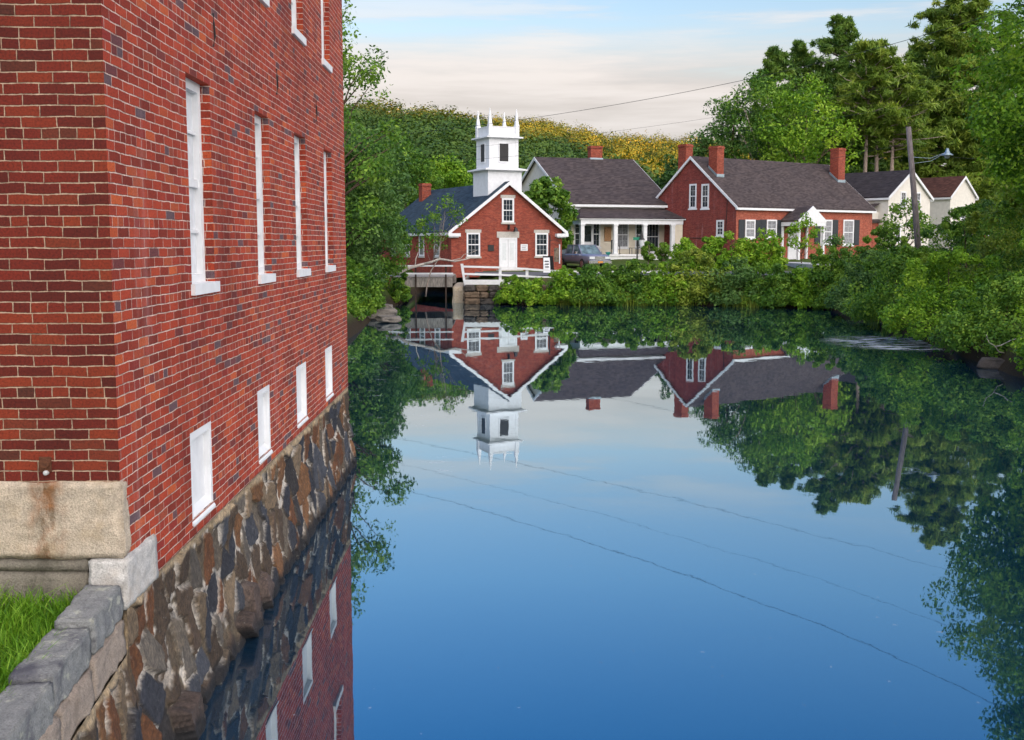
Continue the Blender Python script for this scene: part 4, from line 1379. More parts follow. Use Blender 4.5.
window(yh, Fy, 4.75, 1.0, 1.15, 2.2, 2, 2, 0.10, None, glass='glass_lit')
window(yh, Fy, 7.55, 0.6, 1.35, 2.7, 4, 1, 0.10, None)
window(yh, Fy, 6.3, 1.0, 0.7, 2.2, 2, 2, 0.10, None)
MB().fbox(Fy, 3.05, 3.65, 1.55, 2.75, 0.004, 0.12).build('woven_wall_hanging', M['wicker'], yh)
Fyl = (V3((0, 0, 0)), V3((1, 0, 0)), V3((0, -1, 0)))
window(yh, Fyl, -1.3, 1.1, 0.8, 1.9, 2, 2, 0.1, None)


def place(parent_obj, lx, ly, lz):
    Mx = Matrix.Translation(parent_obj.location) @ parent_obj.rotation_euler.to_matrix().to_4x4()
    return Mx @ V3((lx, ly, lz))


def chair(loc, rz, label):
    c = empty('porch_chair', loc, rz, label, 'chair', 'chairs on the porch')
    s = MB()
    for k in range(5):
        s.box(-0.27 + k * 0.11, -0.27 + k * 0.11 + 0.09, -0.25, 0.27, 0.40, 0.43)
    s.build('seat', M['shutter'], c)
    s = MB()
    for k in range(5):
        s.box(-0.25 + k * 0.11, -0.25 + k * 0.11 + 0.06, 0.24, 0.28, 0.45, 1.12)
    s.box(-0.28, 0.28, 0.235, 0.285, 1.121, 1.20)
    s.build('backrest', M['shutter'], c)
    for sx in (-1, 1):
        for y_ in (-0.22, 0.25):
            MB().box(sx * 0.28 - 0.025, sx * 0.28 + 0.025, y_ - 0.025, y_ + 0.025, 0.06, 0.66 if y_ < 0 else 1.18).build('leg', M['shutter'], c)
        MB().box(sx * 0.28 - 0.04, sx * 0.28 + 0.04, -0.28, 0.28, 0.662, 0.70).build('armrest', M['shutter'], c)
        t = MB().tube([(sx * 0.28, -0.42, 0.05), (sx * 0.28, -0.2, 0.02), (sx * 0.28, 0.1, 0.02), (sx * 0.28, 0.5, 0.08)], 0.025, 6)
        t.build('rocker', M['shutter'], c)
    return c


chair(place(yh, 1.5, 3.45, 0.46), R(18), 'dark rocking chair on the porch beneath the woven hanging')
chair(place(yh, 1.5, 6.3, 0.46), R(-20), 'dark rocking chair on the porch near the lantern post')
tb = empty('porch_table', place(yh, 1.5, 5.15, 0.46), R(18), 'small dark table on the porch between the two rocking chairs', 'table')
MB().box(-0.35, 0.35, -0.3, 0.3, 0.50, 0.54).build('tabletop', M['shutter'], tb)
for sx in (-1, 1):
    for sy in (-1, 1):
        MB().box(sx * 0.3 - 0.02, sx * 0.3 + 0.02, sy * 0.25 - 0.02, sy * 0.25 + 0.02, 0, 0.498).build('leg', M['shutter'], tb)
pt = empty('flower_pot', place(yh, 2.42, 2.35, 0.30), 0, 'teal glazed pot at the front edge of the porch', 'flower pot')
pb = MB()
pb.tube([(0, 0, 0.0), (0, 0, 0.06), (0, 0, 0.25), (0, 0, 0.34), (0, 0, 0.36)], [0.10, 0.13, 0.2, 0.22, 0.19], 14)
pb.build('pot', M['teal'], pt, True)

# ------------------------------------------------------------------ brick house
BP = R(35)
bh = empty('brick_house', (19.54, 92.0, 1.85), BP - R(90), 'long red brick house with tall chimneys and dark shuttered windows', 'house')
Z = 1.85
BW, BL, BE, BR = 10.3, 17.6, 6.35 - Z, 10.45 - Z
bo = empty('main_block', (-BW / 2, 0, 0), 0); bo.parent = bh
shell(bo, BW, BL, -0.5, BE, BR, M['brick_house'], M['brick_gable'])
roof(bo, BW, BL, BE, BR, M['shingle'], 0.28, 0.18)
trim(bo, BW, BL, BE, BR, M['white'], 0.28, 0.18, 0.22, 0.0)
Fb = (V3((0, 0, 0)), V3((0, 1, 0)), V3((1, 0, 0)))
Fg = (V3((-BW / 2, 0, 0)), V3((1, 0, 0)), V3((0, -1, 0)))


def u_on(parent_obj, F, px):
    """Where along a wall frame the sight line of a photo column crosses."""
    Mx = Matrix.Translation(parent_obj.location) @ parent_obj.rotation_euler.to_matrix().to_4x4()
    o, u = Mx @ F[0], Mx.to_3x3() @ F[1]
    d = at(px, 230, 50)
    # o + u t = s d (x, y)
    det = u.x * -d.y + d.x * u.y
    return (-o.x * -d.y + -d.x * o.y) / det if False else ((o.y * d.x - o.x * d.y) / (u.x * d.y - u.y * d.x))


def z_on(parent_obj, F, u, py):
    Mx = Matrix.Translation(parent_obj.location) @ parent_obj.rotation_euler.to_matrix().to_4x4()
    p = Mx @ (F[0] + F[1] * u)
    return at(512, py, p.y).z - parent_obj.location.z


for pa, pb_, t0_, t1_, sh in ((745, 755, 219.5, 238, 3), (766.5, 776.5, 219.5, 238, 3), (820.5, 832, 219.5, 244, 3), (843, 853.5, 219.5, 245, 2)):
    ua, ub = u_on(bh, Fb, pa), u_on(bh, Fb, pb_)
    za, zb2 = z_on(bh, Fb, ua, t0_), z_on(bh, Fb, ua, t1_)
    window(bh, Fb, (ua + ub) / 2, zb2, ub - ua, za - zb2, 2, 2, 0.13, None, glass='glass_lit')
    for bit, (s0, s1) in ((1, (ua - 0.78, ua - 0.06)), (2, (ub + 0.06, ub + 0.78))):
        if sh & bit:
            s = MB()
            s.fbox(Fb, s0, s1, zb2, za, 0.004, 0.05)
            for k in range(9):
                zz = zb2 + (za - zb2) * (k + 0.5) / 9
                s.fbox(Fb, s0 + 0.06, s1 - 0.06, zz - 0.05, zz + 0.05, 0.051, 0.065)
            s.build('shutter', M['shutter'], bh)
for pa, pb_, t0_, t1_ in ((689, 696, 184, 208.5), (701, 708.5, 184, 208.5), (716.5, 724, 220, 236)):
    ua, ub = u_on(bh, Fg, pa), u_on(bh, Fg, pb_)
    za, zb2 = z_on(bh, Fg, ua, t0_), z_on(bh, Fg, ua, t1_)
    window(bh, Fg, (ua + ub) / 2, zb2, abs(ub - ua), za - zb2, 2, 2, 0.14, None)
# entrance portico
ud = u_on(bh, Fb, 794)
pq = empty('entrance_portico', (0, ud, 0), 0); pq.parent = bh
pz = z_on(bh, Fb, ud, 222)
a = MB()
a.add([(0.0, -1.75, pz), (0.0, 0, pz + 1.15), (0.0, 1.75, pz), (1.9, -1.75, pz), (1.9, 0, pz + 1.15), (1.9, 1.75, pz),
       (0.0, -1.75, pz + .12), (0.0, 0, pz + 1.29), (0.0, 1.75, pz + .12), (1.9, -1.75, pz + .12), (1.9, 0, pz + 1.29), (1.9, 1.75, pz + .12)],
      [(6, 7, 10, 9), (7, 8, 11, 10), (0, 3, 4, 1), (1, 4, 5, 2), (0, 6, 9, 3), (2, 5, 11, 8)])
a.build('portico_roof', M['shingle'], pq)
a = MB()
a.add([(1.90, -1.75, pz - 0.02), (1.90, 1.75, pz - 0.02), (1.90, 1.75, pz + .12), (1.90, 0, pz + 1.29), (1.90, -1.75, pz + .12),
       (1.98, -1.75, pz - 0.02), (1.98, 1.75, pz - 0.02), (1.98, 1.75, pz + .12), (1.98, 0, pz + 1.29), (1.98, -1.75, pz + .12)],
      [(5, 6, 7, 8, 9), (4, 3, 2, 1, 0), (0, 1, 6, 5), (2, 3, 8, 7), (3, 4, 9, 8), (1, 2, 7, 6), (4, 0, 5, 9)])
a.box(0.004, 1.96, -1.70, -1.5, pz - 0.35, pz - 0.022); a.box(0.004, 1.96, 1.5, 1.70, pz - 0.35, pz - 0.022); a.box(1.76, 1.96, -1.499, 1.499, pz - 0.35, pz - 0.022)
a.build('pediment', M['white'], pq)
for yc in (-1.55, 1.55):
    MB().box(1.72, 1.92, yc - 0.11, yc + 0.11, -0.3, pz - 0.352).build('portico_post', M['white'], pq)
    MB().box(0.01, 0.16, yc - 0.11, yc + 0.11, -0.3, pz - 0.352).build('portico_post', M['white'], pq)
a = MB()
a.fbox(Fb, -0.75, 0.75, -0.2, 2.5, 0.004, 0.07)
a.build('front_door', M['white'], pq)
MB().box(1.93, 3.4, -1.1, 1.1, -0.7, -0.28).build('front_steps', M['concrete'], pq)
# chimneys: two at the gable end, one at the far end, a small one beyond
sl = (BR - BE) / (BW / 2)
chimney(bo, -2.3, 1.5, BR - 2.8, z_on(bh, Fg, 5.0, 142.5) + 0.45, 0.95, 0.8)
c2 = chimney(bo, 1.75, 1.1, BR - 2.4, z_on(bh, Fg, 5.0, 142.5), 0.95, 0.8)
chimney(bo, 1.7, BL - 0.7, BR - 2.4, BR + 1.45, 0.95, 0.95)
chimney(bo, -1.7, BL - 0.2, BR - 2.4, BR - 0.1, 0.6, 0.6)
for (cx_, cy_, hw, hd) in ((1.75, 1.1, 0.475, 0.4), (1.7, BL - 0.7, 0.475, 0.475)):
    f = MB()
    zt_ = BR - sl * (cx_ - hw) + 0.16
    zb_ = BR - sl * (cx_ + hw) + 0.16
    for (x0, x1, y0, y1) in ((cx_ - hw, cx_ + hw, cy_ - hd - 0.05, cy_ - hd - 0.003), (cx_ - hw, cx_ + hw, cy_ + hd + 0.003, cy_ + hd + 0.05)):
        f.add([(x0, y0, zt_ - .2), (x1, y0, zb_ - .2), (x1, y0, zb_ + .16), (x0, y0, zt_ + .16), (x0, y1, zt_ - .2), (x1, y1, zb_ - .2), (x1, y1, zb_ + .16), (x0, y1, zt_ + .16)],
              [(0, 1, 2, 3), (7, 6, 5, 4), (3, 2, 6, 7), (0, 3, 7, 4), (1, 5, 6, 2)])
    f.box(cx_ + hw + 0.003, cx_ + hw + 0.05, cy_ - hd - 0.05, cy_ + hd + 0.05, zb_ - 0.2, zb_ + 0.16)
    f.build('chimney_flashing', M['steel'], bo)
t = MB().tube([(4.4 - BW, -0.03, BE - 2.6), (6.4 - BW + 2.6, -0.03, BE - 2.7), (6.6 - BW + 2.6, -0.03, BE - 2.2), (6.7 - BW + 2.6, -0.03, BE + 0.4)], 0.03, 5)
t.build('cable', M['dark'], bh)
# low wing at the far end
wg = MB().box(-4.5, -0.6, BL + 0.003, BL + 3.2, -0.5, BE - 1.25)
wg.build('wing_wall', M['brick_house'], bh)
a = MB()
a.add([(-4.7, BL + 0.19, BE - 0.2), (-0.3, BL + 0.19, BE - 0.95), (-0.3, BL + 3.4, BE - 0.95), (-4.7, BL + 3.4, BE - 0.2)], [(0, 1, 2, 3)])
a.box(-0.59, -0.32, BL + 0.19, BL + 3.4, BE - 1.2, BE - 0.96)
a.build('wing_roof', M['shingle'], bh)


# ------------------------------------------------------------------ white houses beyond
def white_house(px, Y, W, L, yaw, peak, eave, roofmat, label, wins):
    p = at(px, 245, Y)
    r = empty('white_house', (p.x, Y, 2.2), yaw, label, 'house', 'white clapboard houses beyond the brick house')
    zr, ze = at(px, peak, Y).z - 2.2, at(px, eave, Y).z - 2.2
    shell(r, W, L, -0.6, ze, zr, M['white_clap'])
    roof(r, W, L, ze, zr, M[roofmat], 0.25, 0.2)
    trim(r, W, L, ze, zr, M['white'], 0.25, 0.2, 0.24, 0.0)
    for (u, z0, w_, h_) in wins:
        window(r, F_front(W), u, z0, w_, h_, 2, 2, 0.12, None)
    return r


wh = white_house(908, 105, 6.9, 11, R(38), 171, 197, 'shingle_dark', 'white gabled house with dark roof beside the wooden utility pole',
                 [(-1.1, 4.3, 0.9, 1.5), (1.3, 4.3, 0.9, 1.5), (-1.8, 1.2, 0.95, 1.6), (1.6, 1.2, 0.95, 1.6)])
a = MB().box(-5.3, -3.453, 1.0, 6.0, -0.6, 3.9)
a.build('side_wing', M['white_clap'], wh)
MB().add([(-5.6, 0.8, 3.85), (-3.46, 0.8, 4.7), (-3.46, 6.2, 4.7), (-5.6, 6.2, 3.85)], [(0, 1, 2, 3)]).build('side_wing_roof', M['shingle'], wh)
white_house(961, 119, 4.6, 10, R(36), 177, 196, 'shingle_red', 'smaller white house with reddish brown roof behind the street lamp',
            [(0.0, 3.6, 0.8, 1.3)])

# ------------------------------------------------------------------ bridge, fence and stone banks
br = empty('footbridge', (-3.5, 65.4, 0), 0, 'weathered wooden road bridge over the pond outlet', 'bridge')
MB().box(-2.4, 1.05, -0.15, 0.10, 0.78, 1.30).build('edge_beam', M['wood_grey'], br)
MB().box(-2.4, 1.05, 6.21, 6.4, 0.78, 1.30).build('edge_beam', M['wood_grey'], br)
a = MB()
for i in range(30):
    a.box(-2.35 + i * 0.112, -2.35 + i * 0.112 + 0.105, -0.1, 6.2, 1.305, 1.37)
a.build('deck', M['wood_grey'], br)
for (xx, dxx) in ((-1.05, 0), (0.68, 0)):
    MB().box(xx - 0.045, xx + 0.045, -0.26, -0.155, -0.5, 2.08).build('post', M['wood_dark'], br)
for z_ in (1.56, 2.0):
    MB().box(-3.4, 1.1, -0.36, -0.30, z_ - 0.045, z_ + 0.045).build('rail', M['white_old'], br)
a = MB().box(1.06, 1.75, -0.35, 6.3, -0.8, 1.28)
ab = rough_block('abutment', 1.06, 1.72, -0.45, 6.3, -0.8, 0.83, M['granite_warm'], br, 6, 0.04, 3, 0.05)
MB().box(-3.6, -2.45, -0.4, 6.3, -0.8, 1.28).build('abutment', M['brick_gable'], br)
MB().box(1.74, 1.9, 0.0, 6.3, -0.8, 1.27).build('abutment_core', M['mortar_dark'], br)

fe = empty('white_fence', (-1.75, 64.9, 1.2), 0, 'white wooden rail fence along the bank before the church', 'fence')


def fz(x):
    return float(np.interp(x, [0, 2.5, 5.8, 12], [0.82, 0.75, 0.50, 0.48]))


prev = None
fp = [(0.0, 0.0), (2.05, 0.15), (3.6, 0.5), (5.55, 0.5), (7.6, 0.8), (9.6, 1.2), (11.6, 1.6)]
for i, (xx, yy_) in enumerate(fp):
    o = MB()
    if i == 0:
        o.add([(-0.22, -0.07, 0.92), (-0.06, -0.07, 0.92), (0.10, -0.07, -0.35), (-0.02, -0.07, -0.35), (-0.22, 0.07, 0.92), (-0.06, 0.07, 0.92), (0.10, 0.07, -0.35), (-0.02, 0.07, -0.35)],
              [(0, 1, 2, 3), (7, 6, 5, 4), (0, 4, 5, 1), (1, 5, 6, 2), (3, 2, 6, 7), (0, 3, 7, 4)])
    else:
        o.box(xx - 0.08, xx + 0.08, yy_ + 0.0, yy_ + 0.16, -0.4, fz(xx) - 0.0)
    o.build('post', M['white_old'], fe)
    if prev:
        (xa, ya) = prev
        for (k0, th) in ((0.0, 0.11), (-0.42, 0.11)):
            za, zb2 = fz(xa) + k0, fz(xx) + k0 * (1 if fz(xx) > 0.6 else 0.9)
            r_ = MB()
            ya_, yb_ = ya - 0.03, yy_ - 0.03
            r_.add([(xa - 0.08, ya_ - 0.05, za - th), (xx + 0.06, yb_ - 0.05, zb2 - th), (xx + 0.06, yb_ - 0.05, zb2), (xa - 0.08, ya_ - 0.05, za),
                    (xa - 0.08, ya_ + 0.027, za - th), (xx + 0.06, yb_ + 0.027, zb2 - th), (xx + 0.06, yb_ + 0.027, zb2), (xa - 0.08, ya_ + 0.027, za)],
                   [(0, 1, 2, 3), (7, 6, 5, 4), (3, 2, 6, 7), (0, 4, 5, 1), (0, 3, 7, 4), (1, 5, 6, 2)])
            r_.build('rail', M['white_old'], fe)
    prev = (xx, yy_)
kb = MB().box(-1.75, 1.0, 64.35, 64.6, 0.95, 1.22)
tag(kb.build('timber_kerb', M['white_old']), 'pale timber kerb beneath the leaning white fence post', 'kerb')


def boulder(x, y, z, r, label, mat='rock', sc=(1, 1, 0.6), seed=0, group='rocks at the waterline', name='boulder'):
    bm = bmesh.new()
    bmesh.ops.create_icosphere(bm, subdivisions=4, radius=1)
    for v in bm.verts:
        p = v.co.copy()
        q = Vector((max(-0.72, min(0.72, p.x)), max(-0.75, min(0.75, p.y)), max(-0.7, min(0.62, p.z)))) * 1.15
        k = 1 + 0.22 * mnoise.noise(p * 1.3 + Vector((seed * 3.3, 0, 0))) + 0.08 * mnoise.noise(p * 4 + Vector((0, seed, 0)))
        v.co = Vector((q.x * sc[0], q.y * sc[1], q.z * sc[2])) * r * k
    me = bpy.data.meshes.new(name)
    bm.to_mesh(me); bm.free()
    o = link(name, me, M[mat], None, True)
    o.location = (x, y, z)
    o.rotation_euler = (0, 0, seed * 1.7)
    return tag(o, label, 'rock', group)


# stacked field stones of the right bank wall by the bridge
sw = empty('dry_stone_bank', (-1.15, 63.6, 0), 0, 'tumbled dry stone bank under the white fence', 'stone wall')
rs = np.random.RandomState(4)
for r_ in range(3):
    x_ = -0.6
    while x_ < 4.6:
        L_ = rs.uniform(0.4, 0.95)
        rough_block('stone', x_, x_ + L_ - 0.03, -0.1 + r_ * 0.12 + rs.uniform(-0.08, 0.08), 0.9, -0.15 + r_ * 0.36, 0.19 + r_ * 0.36, M['wet_rock'] if rs.uniform() < 0.55 else M['brown_rock'], sw, 6, 0.07, x_ * 3 + r_, 0.05)
        x_ += L_
for i, (px, py, Y, r, lab) in enumerate(((383, 299, 53, 0.55, 'pale grey rock at the foot of the left bank trees, uppermost of the three'),
                                         (377, 307, 51, 0.70, 'broad flat grey rock in the water under the left bank trees'),
                                         (388, 312, 49, 0.55, 'low slab of rock farthest out from the left bank trees'))):
    p = at(px, py, Y)
    boulder(p.x, Y, max(0.03, 0.25 - 0.1 * i), r, lab, 'rock', (1.3, 0.9, 0.5 - 0.1 * i), i + 1)
p = at(1000, 362, 30.8)
boulder(13.75, 30.6, 0.02, 0.36, 'dark boulder at the waterline below the dead twig on the right bank', 'wet_rock', (1.4, 0.8, 0.5), 7)

# small signs and objects near the church
hs = empty('sign_post', (3.60, 74.5, 1.36), R(10), 'black iron post with hanging painted sign right of the church door', 'sign post')
MB().tube([(0, 0, -0.3), (0, 0, 2.45)], 0.04, 8).build('post', M['dark'], hs)
t = MB().tube([(0, 0, 2.1), (0.4, 0, 2.15), (0.72, 0, 1.95)], 0.02, 6)
t.tube([(0.15, 0, 1.95), (0.45, 0, 1.8), (0.72, 0, 1.9)], 0.015, 6)
t.build('bracket', M['dark'], hs)
MB().box(0.30, 0.62, -0.03, 0.03, 0.70, 1.62).build('sign_board', M['paint_blue'], hs)
MB().box(0.625, 0.69, -0.04, 0.04, 0.60, 1.85).build('sign_edge', M['white'], hs)
sb = empty('sandwich_board', (3.38, 73.0, 1.42), R(8), 'white and black folding sandwich board on the pavement below the hanging sign', 'sign board')
a = MB().add([(-0.32, -0.32, 0), (0.14, -0.32, 0), (0.14, -0.02, 0.95), (-0.26, -0.02, 0.95), (-0.32, -0.28, 0), (0.14, -0.28, 0), (0.14, 0.02, 0.95), (-0.26, 0.02, 0.95)],
             [(0, 1, 2, 3), (7, 6, 5, 4), (3, 2, 6, 7), (0, 3, 7, 4), (1, 5, 6, 2), (0, 4, 5, 1)])
a.build('front_panel', M['white'], sb)
a = MB().add([(-0.2, 0.36, 0), (0.52, 0.36, 0), (0.36, 0.05, 1.05), (-0.30, 0.05, 1.05), (-0.2, 0.32, 0), (0.52, 0.32, 0), (0.36, 0.022, 1.05), (-0.30, 0.022, 1.05)],
             [(0, 1, 2, 3), (7, 6, 5, 4), (3, 2, 6, 7), (0, 3, 7, 4), (1, 5, 6, 2), (0, 4, 5, 1)])
a.build('back_panel', M['dark'], sb)
t = MB()
for k in range(3):
    t.fbox((V3((-0.02, -0.32 + 0.09 + k * 0.055, 0)), V3((1, 0, 0)), V3((0, -1, 0))), -0.18, 0.08, 0.33 + k * 0.18, 0.39 + k * 0.18, -0.01, 0.035)
t.build('writing', M['shutter'], sb)
lp = empty('lantern_post', (10.85, 86.5, 1.5), 0, 'slim street lantern post with a small green street sign in front of the porch', 'street lamp')
MB().tube([(0, 0, -0.3), (0, 0, 2.55)], [0.06, 0.04], 8).build('post', M['dark'], lp)
MB().box(-0.32, 0.20, -0.07, -0.045, 2.02, 2.24).build('street_sign', M['green_sign'], lp)
ln = MB()
ln.tube([(0.32, 0, 1.4), (0.32, 0, 1.65), (0.32, 0, 2.05)], [0.10, 0.17, 0.24], 8)
lo = ln.build('lantern', M['lampglass'], lp)
cp = MB()
cp.tube([(0.32, 0, 2.052), (0.32, 0, 2.2), (0.32, 0, 2.75)], [0.27, 0.16, 0.03], 8)
cp.tube([(0.04, 0, 1.5), (0.22, 0, 1.45)], 0.025, 6)
cp.build('lantern_cap', M['dark'], lp)

# ------------------------------------------------------------------ parked car
car = empty('parked_pickup', (6.55, 84.0, 1.42), R(-68), 'grey pickup truck parked between the church and the porch', 'pickup truck')


def car_body():
    a = MB()
    w_ = 0.93
    secs = [(-2.6, 0.55, 0.98), (-2.55, 0.42, 1.08), (-1.0, 0.38, 1.10), (0.9, 0.38, 1.10), (1.2, 0.38, 1.10), (2.2, 0.40, 1.04), (2.55, 0.45, 0.98), (2.66, 0.5, 0.85)]
    rings = []
    for (x, zb, zt) in secs:
        k = 1.0 if abs(x) < 2.3 else 0.93
        rings.append([(x, -w_ * k * 0.96, zb), (x, -w_ * k, zb + 0.2), (x, -w_ * k * 0.98, zt - 0.1), (x, -w_ * k * 0.90, zt), (x, w_ * k * 0.90, zt), (x, w_ * k * 0.98, zt - 0.1), (x, w_ * k, zb + 0.2), (x, w_ * k * 0.96, zb)])
    vs_ = [v for r in rings for v in r]
    m_ = 8
    fs = [(i * m_ + k, i * m_ + (k + 1) % m_, (i + 1) * m_ + (k + 1) % m_, (i + 1) * m_ + k) for i in range(len(rings) - 1) for k in range(m_)]
    fs += [tuple(range(m_))[::-1], tuple((len(rings) - 1) * m_ + k for k in range(m_))]
    return a.add(vs_, fs)


body = car_body().build('body', M['carpaint'], car, True)
a = MB()
a.add([(-1.35, -0.80, 1.09), (1.35, -0.80, 1.09), (0.55, -0.66, 1.72), (-1.15, -0.66, 1.72), (-1.35, 0.80, 1.09), (1.35, 0.80, 1.09), (0.55, 0.66, 1.72), (-1.15, 0.66, 1.72)],
      [(0, 1, 2, 3), (7, 6, 5, 4), (1, 5, 6, 2), (0, 3, 7, 4), (3, 2, 6, 7)])
a.build('cab_glass', M['carglass'], car)
a = MB()
a.box(-1.17, 0.57, -0.68, 0.68, 1.722, 1.77)
for sy in (-1, 1):
    for (xb, xt) in ((-1.36, -1.15), (-0.15, -0.22), (1.35, 0.55)):
        a.tube([(xb, sy * 0.812, 1.09), (xt, sy * 0.675, 1.74)], 0.05, 6)
a.build('cab_roof', M['carpaint'], car)
for sy in (-1, 1):
    h_ = MB().box(2.56, 2.69, sy * 0.62 - 0.2, sy * 0.62 + 0.2, 0.74, 0.90)
    h_.build('headlight', M['lampglass'], car)
    MB().box(0.75, 0.92, sy * 0.92, sy * 1.08, 1.08, 1.26).build('wing_mirror', M['chrome'], car)
    MB().box(0.05, 0.18, sy * 0.925, sy * 0.95, 0.92, 0.96).build('door_handle', M['chrome'], car)
MB().box(2.60, 2.70, -0.40, 0.40, 0.66, 0.92).build('grille', M['chrome'], car)
MB().box(2.55, 2.76, -0.9, 0.9, 0.42, 0.62).build('bumper', M['chrome'], car)
MB().box(2.762, 2.775, -0.2, 0.2, 0.45, 0.58).build('number_plate', M['yellow_plate'], car)
for xx in (-1.7, 1.65):
    for sy in (-1, 1):
        t = MB()
        t.tube([(xx, sy * 0.72, 0.38), (xx, sy * 0.95, 0.38)], 0.38, 20)
        wheel = t.build('wheel', M['tyre'], car)
        MB().tube([(xx, sy * 0.952, 0.38), (xx, sy * 0.97, 0.38)], 0.24, 14).build('rim', M['chrome'], wheel)

# ------------------------------------------------------------------ utility pole with lamp, flag, cables
pole = empty('utility_pole', (19.75, 52.0, 1.0), 0, 'leaning weathered wooden utility pole with a hanging street lamp', 'utility pole')
ptop = V3((-0.95, 0, 7.55))
MB().tube([(0, 0, -0.5), ptop * 0.5, ptop], [0.15, 0.135, 0.115], 12).build('pole_shaft', M['pole'], pole, True)
arm0 = ptop * 0.82
t = MB()
t.tube([arm0, arm0 + V3((0.9, 0, -0.05)), arm0 + V3((1.62, 0, 0.22))], 0.013, 6)
t.tube([arm0 + V3((0, 0, -0.3)), arm0 + V3((0.9, 0, -0.18)), arm0 + V3((1.6, 0, 0.20))], 0.010, 6)
t.build('lamp_arm', M['steel'], pole)
t = MB()
c = arm0 + V3((1.66, 0, 0.18))
t.tube([c + V3((0, 0, 0.22)), c + V3((0, 0, 0.12)), c + V3((0, 0, 0.02)), c + V3((0, 0, -0.08)), c + V3((0, 0, -0.11))], [0.05, 0.08, 0.12, 0.26, 0.27], 14)
sh = t.build('lamp_shade', M['steel'], pole, True)
MB().tube([c + V3((0, 0, -0.112)), c + V3((0, 0, -0.2)), c + V3((0, 0, -0.24))], [0.13, 0.11, 0.04], 10).build('lamp_bulb', M['lampglass'], sh)


def cable(name, pts, r, label, n=40):
    """Sagging wire through three given points."""
    p0, p1, p2 = [V3(p) for p in pts]
    out = []
    for i in range(n + 1):
        t_ = i / n * 2
        a_, b_, c_ = (t_ - 1) * (t_ - 2) / 2, -t_ * (t_ - 2), t_ * (t_ - 1) / 2
        out.append(p0 * a_ + p1 * b_ + p2 * c_)
    o = MB().tube(out, r, 5).build(name, M['wire'])
    return tag(o, label, 'cable', 'cables strung over the pond')


def mirrored(px, py, Y):
    """Point in the air whose mirror image in the pond is seen at a photo pixel."""
    p = at(px, py, Y)
    return V3((p.x, p.y, 2 * WZ - p.z))


cable('overhead_cable', [mirrored(330, 472, 58.5), mirrored(700, 580, 40), mirrored(1120, 775, 28.5)], 0.008, 'overhead cable seen against the open sky between belfry and pines')
cable('overhead_cable', [mirrored(330, 425, 70), mirrored(700, 505, 48), mirrored(1120, 625, 37)], 0.006, 'overhead cable passing just below the two gable chimneys of the brick house')
cable('overhead_cable', [mirrored(330, 447, 63), mirrored(700, 543, 42), mirrored(1120, 695, 31)], 0.004, 'thin overhead cable between the other two in front of the treetops')
cable('service_cable', [(-9.0, 88.0, 7.4), (8.0, 76.0, 7.0), (19.2, 52.1, 7.9)], 0.007, 'low service cable crossing the roofs to the utility pole')
cable('service_cable', [(19.2, 52.0, 7.5), (26.0, 51.0, 7.2), (38.0, 49.0, 9.0)], 0.008, 'short cable running right from the utility pole past the lamp')

fl = empty('flag', (24.6, 58.0, 1.6), R(10), 'small red white and blue flag on a slanting staff before the white houses', 'flag')
MB().tube([(0, 0, 0), (0.0, 0, 1.6), (0.55, 0, 3.5)], 0.025, 6).build('staff', M['white'], fl)
for k in range(7):
    s = MB()
    z0_ = 3.0 - k * 0.13
    s.add([(0.40 + 0.02 * k, 0.0, z0_), (0.95 - 0.0 * k, 0.06, z0_ - 0.62), (0.95, 0.06, z0_ - 0.74), (0.38 + 0.02 * k, 0.0, z0_ - 0.12),
           (0.40 + 0.02 * k, 0.012, z0_), (0.95 - 0.0 * k, 0.072, z0_ - 0.62), (0.95, 0.072, z0_ - 0.74), (0.38 + 0.02 * k, 0.012, z0_ - 0.12)],
          [(0, 1, 2, 3), (7, 6, 5, 4), (0, 4, 5, 1), (3, 2, 6, 7), (1, 5, 6, 2), (0, 3, 7, 4)])
    s.build('stripe', M['flag_red'] if k % 2 == 0 else M['white'], fl)
s = MB().add([(0.40, -0.014, 3.02), (0.64, 0.004, 2.74), (0.64, 0.004, 2.36), (0.40, -0.014, 2.62)], [(0, 1, 2, 3)])
s.add([(0.40, -0.004, 3.02), (0.64, 0.014, 2.74), (0.64, 0.014, 2.36), (0.40, -0.004, 2.62)], [(3, 2, 1, 0)])
s.build('canton', M['flag_blue'], fl)
pw = MB().box(22.4, 24.3, 79.0, 90.0, 1.2, 1.80)
tag(pw.build('path', M['concrete']), kind='structure', label='pale path up to the brick house entrance')

# ------------------------------------------------------------------ vegetation
def gz(x, y):
    return float(ground_z(np.array([x]), np.array([y]))[0])


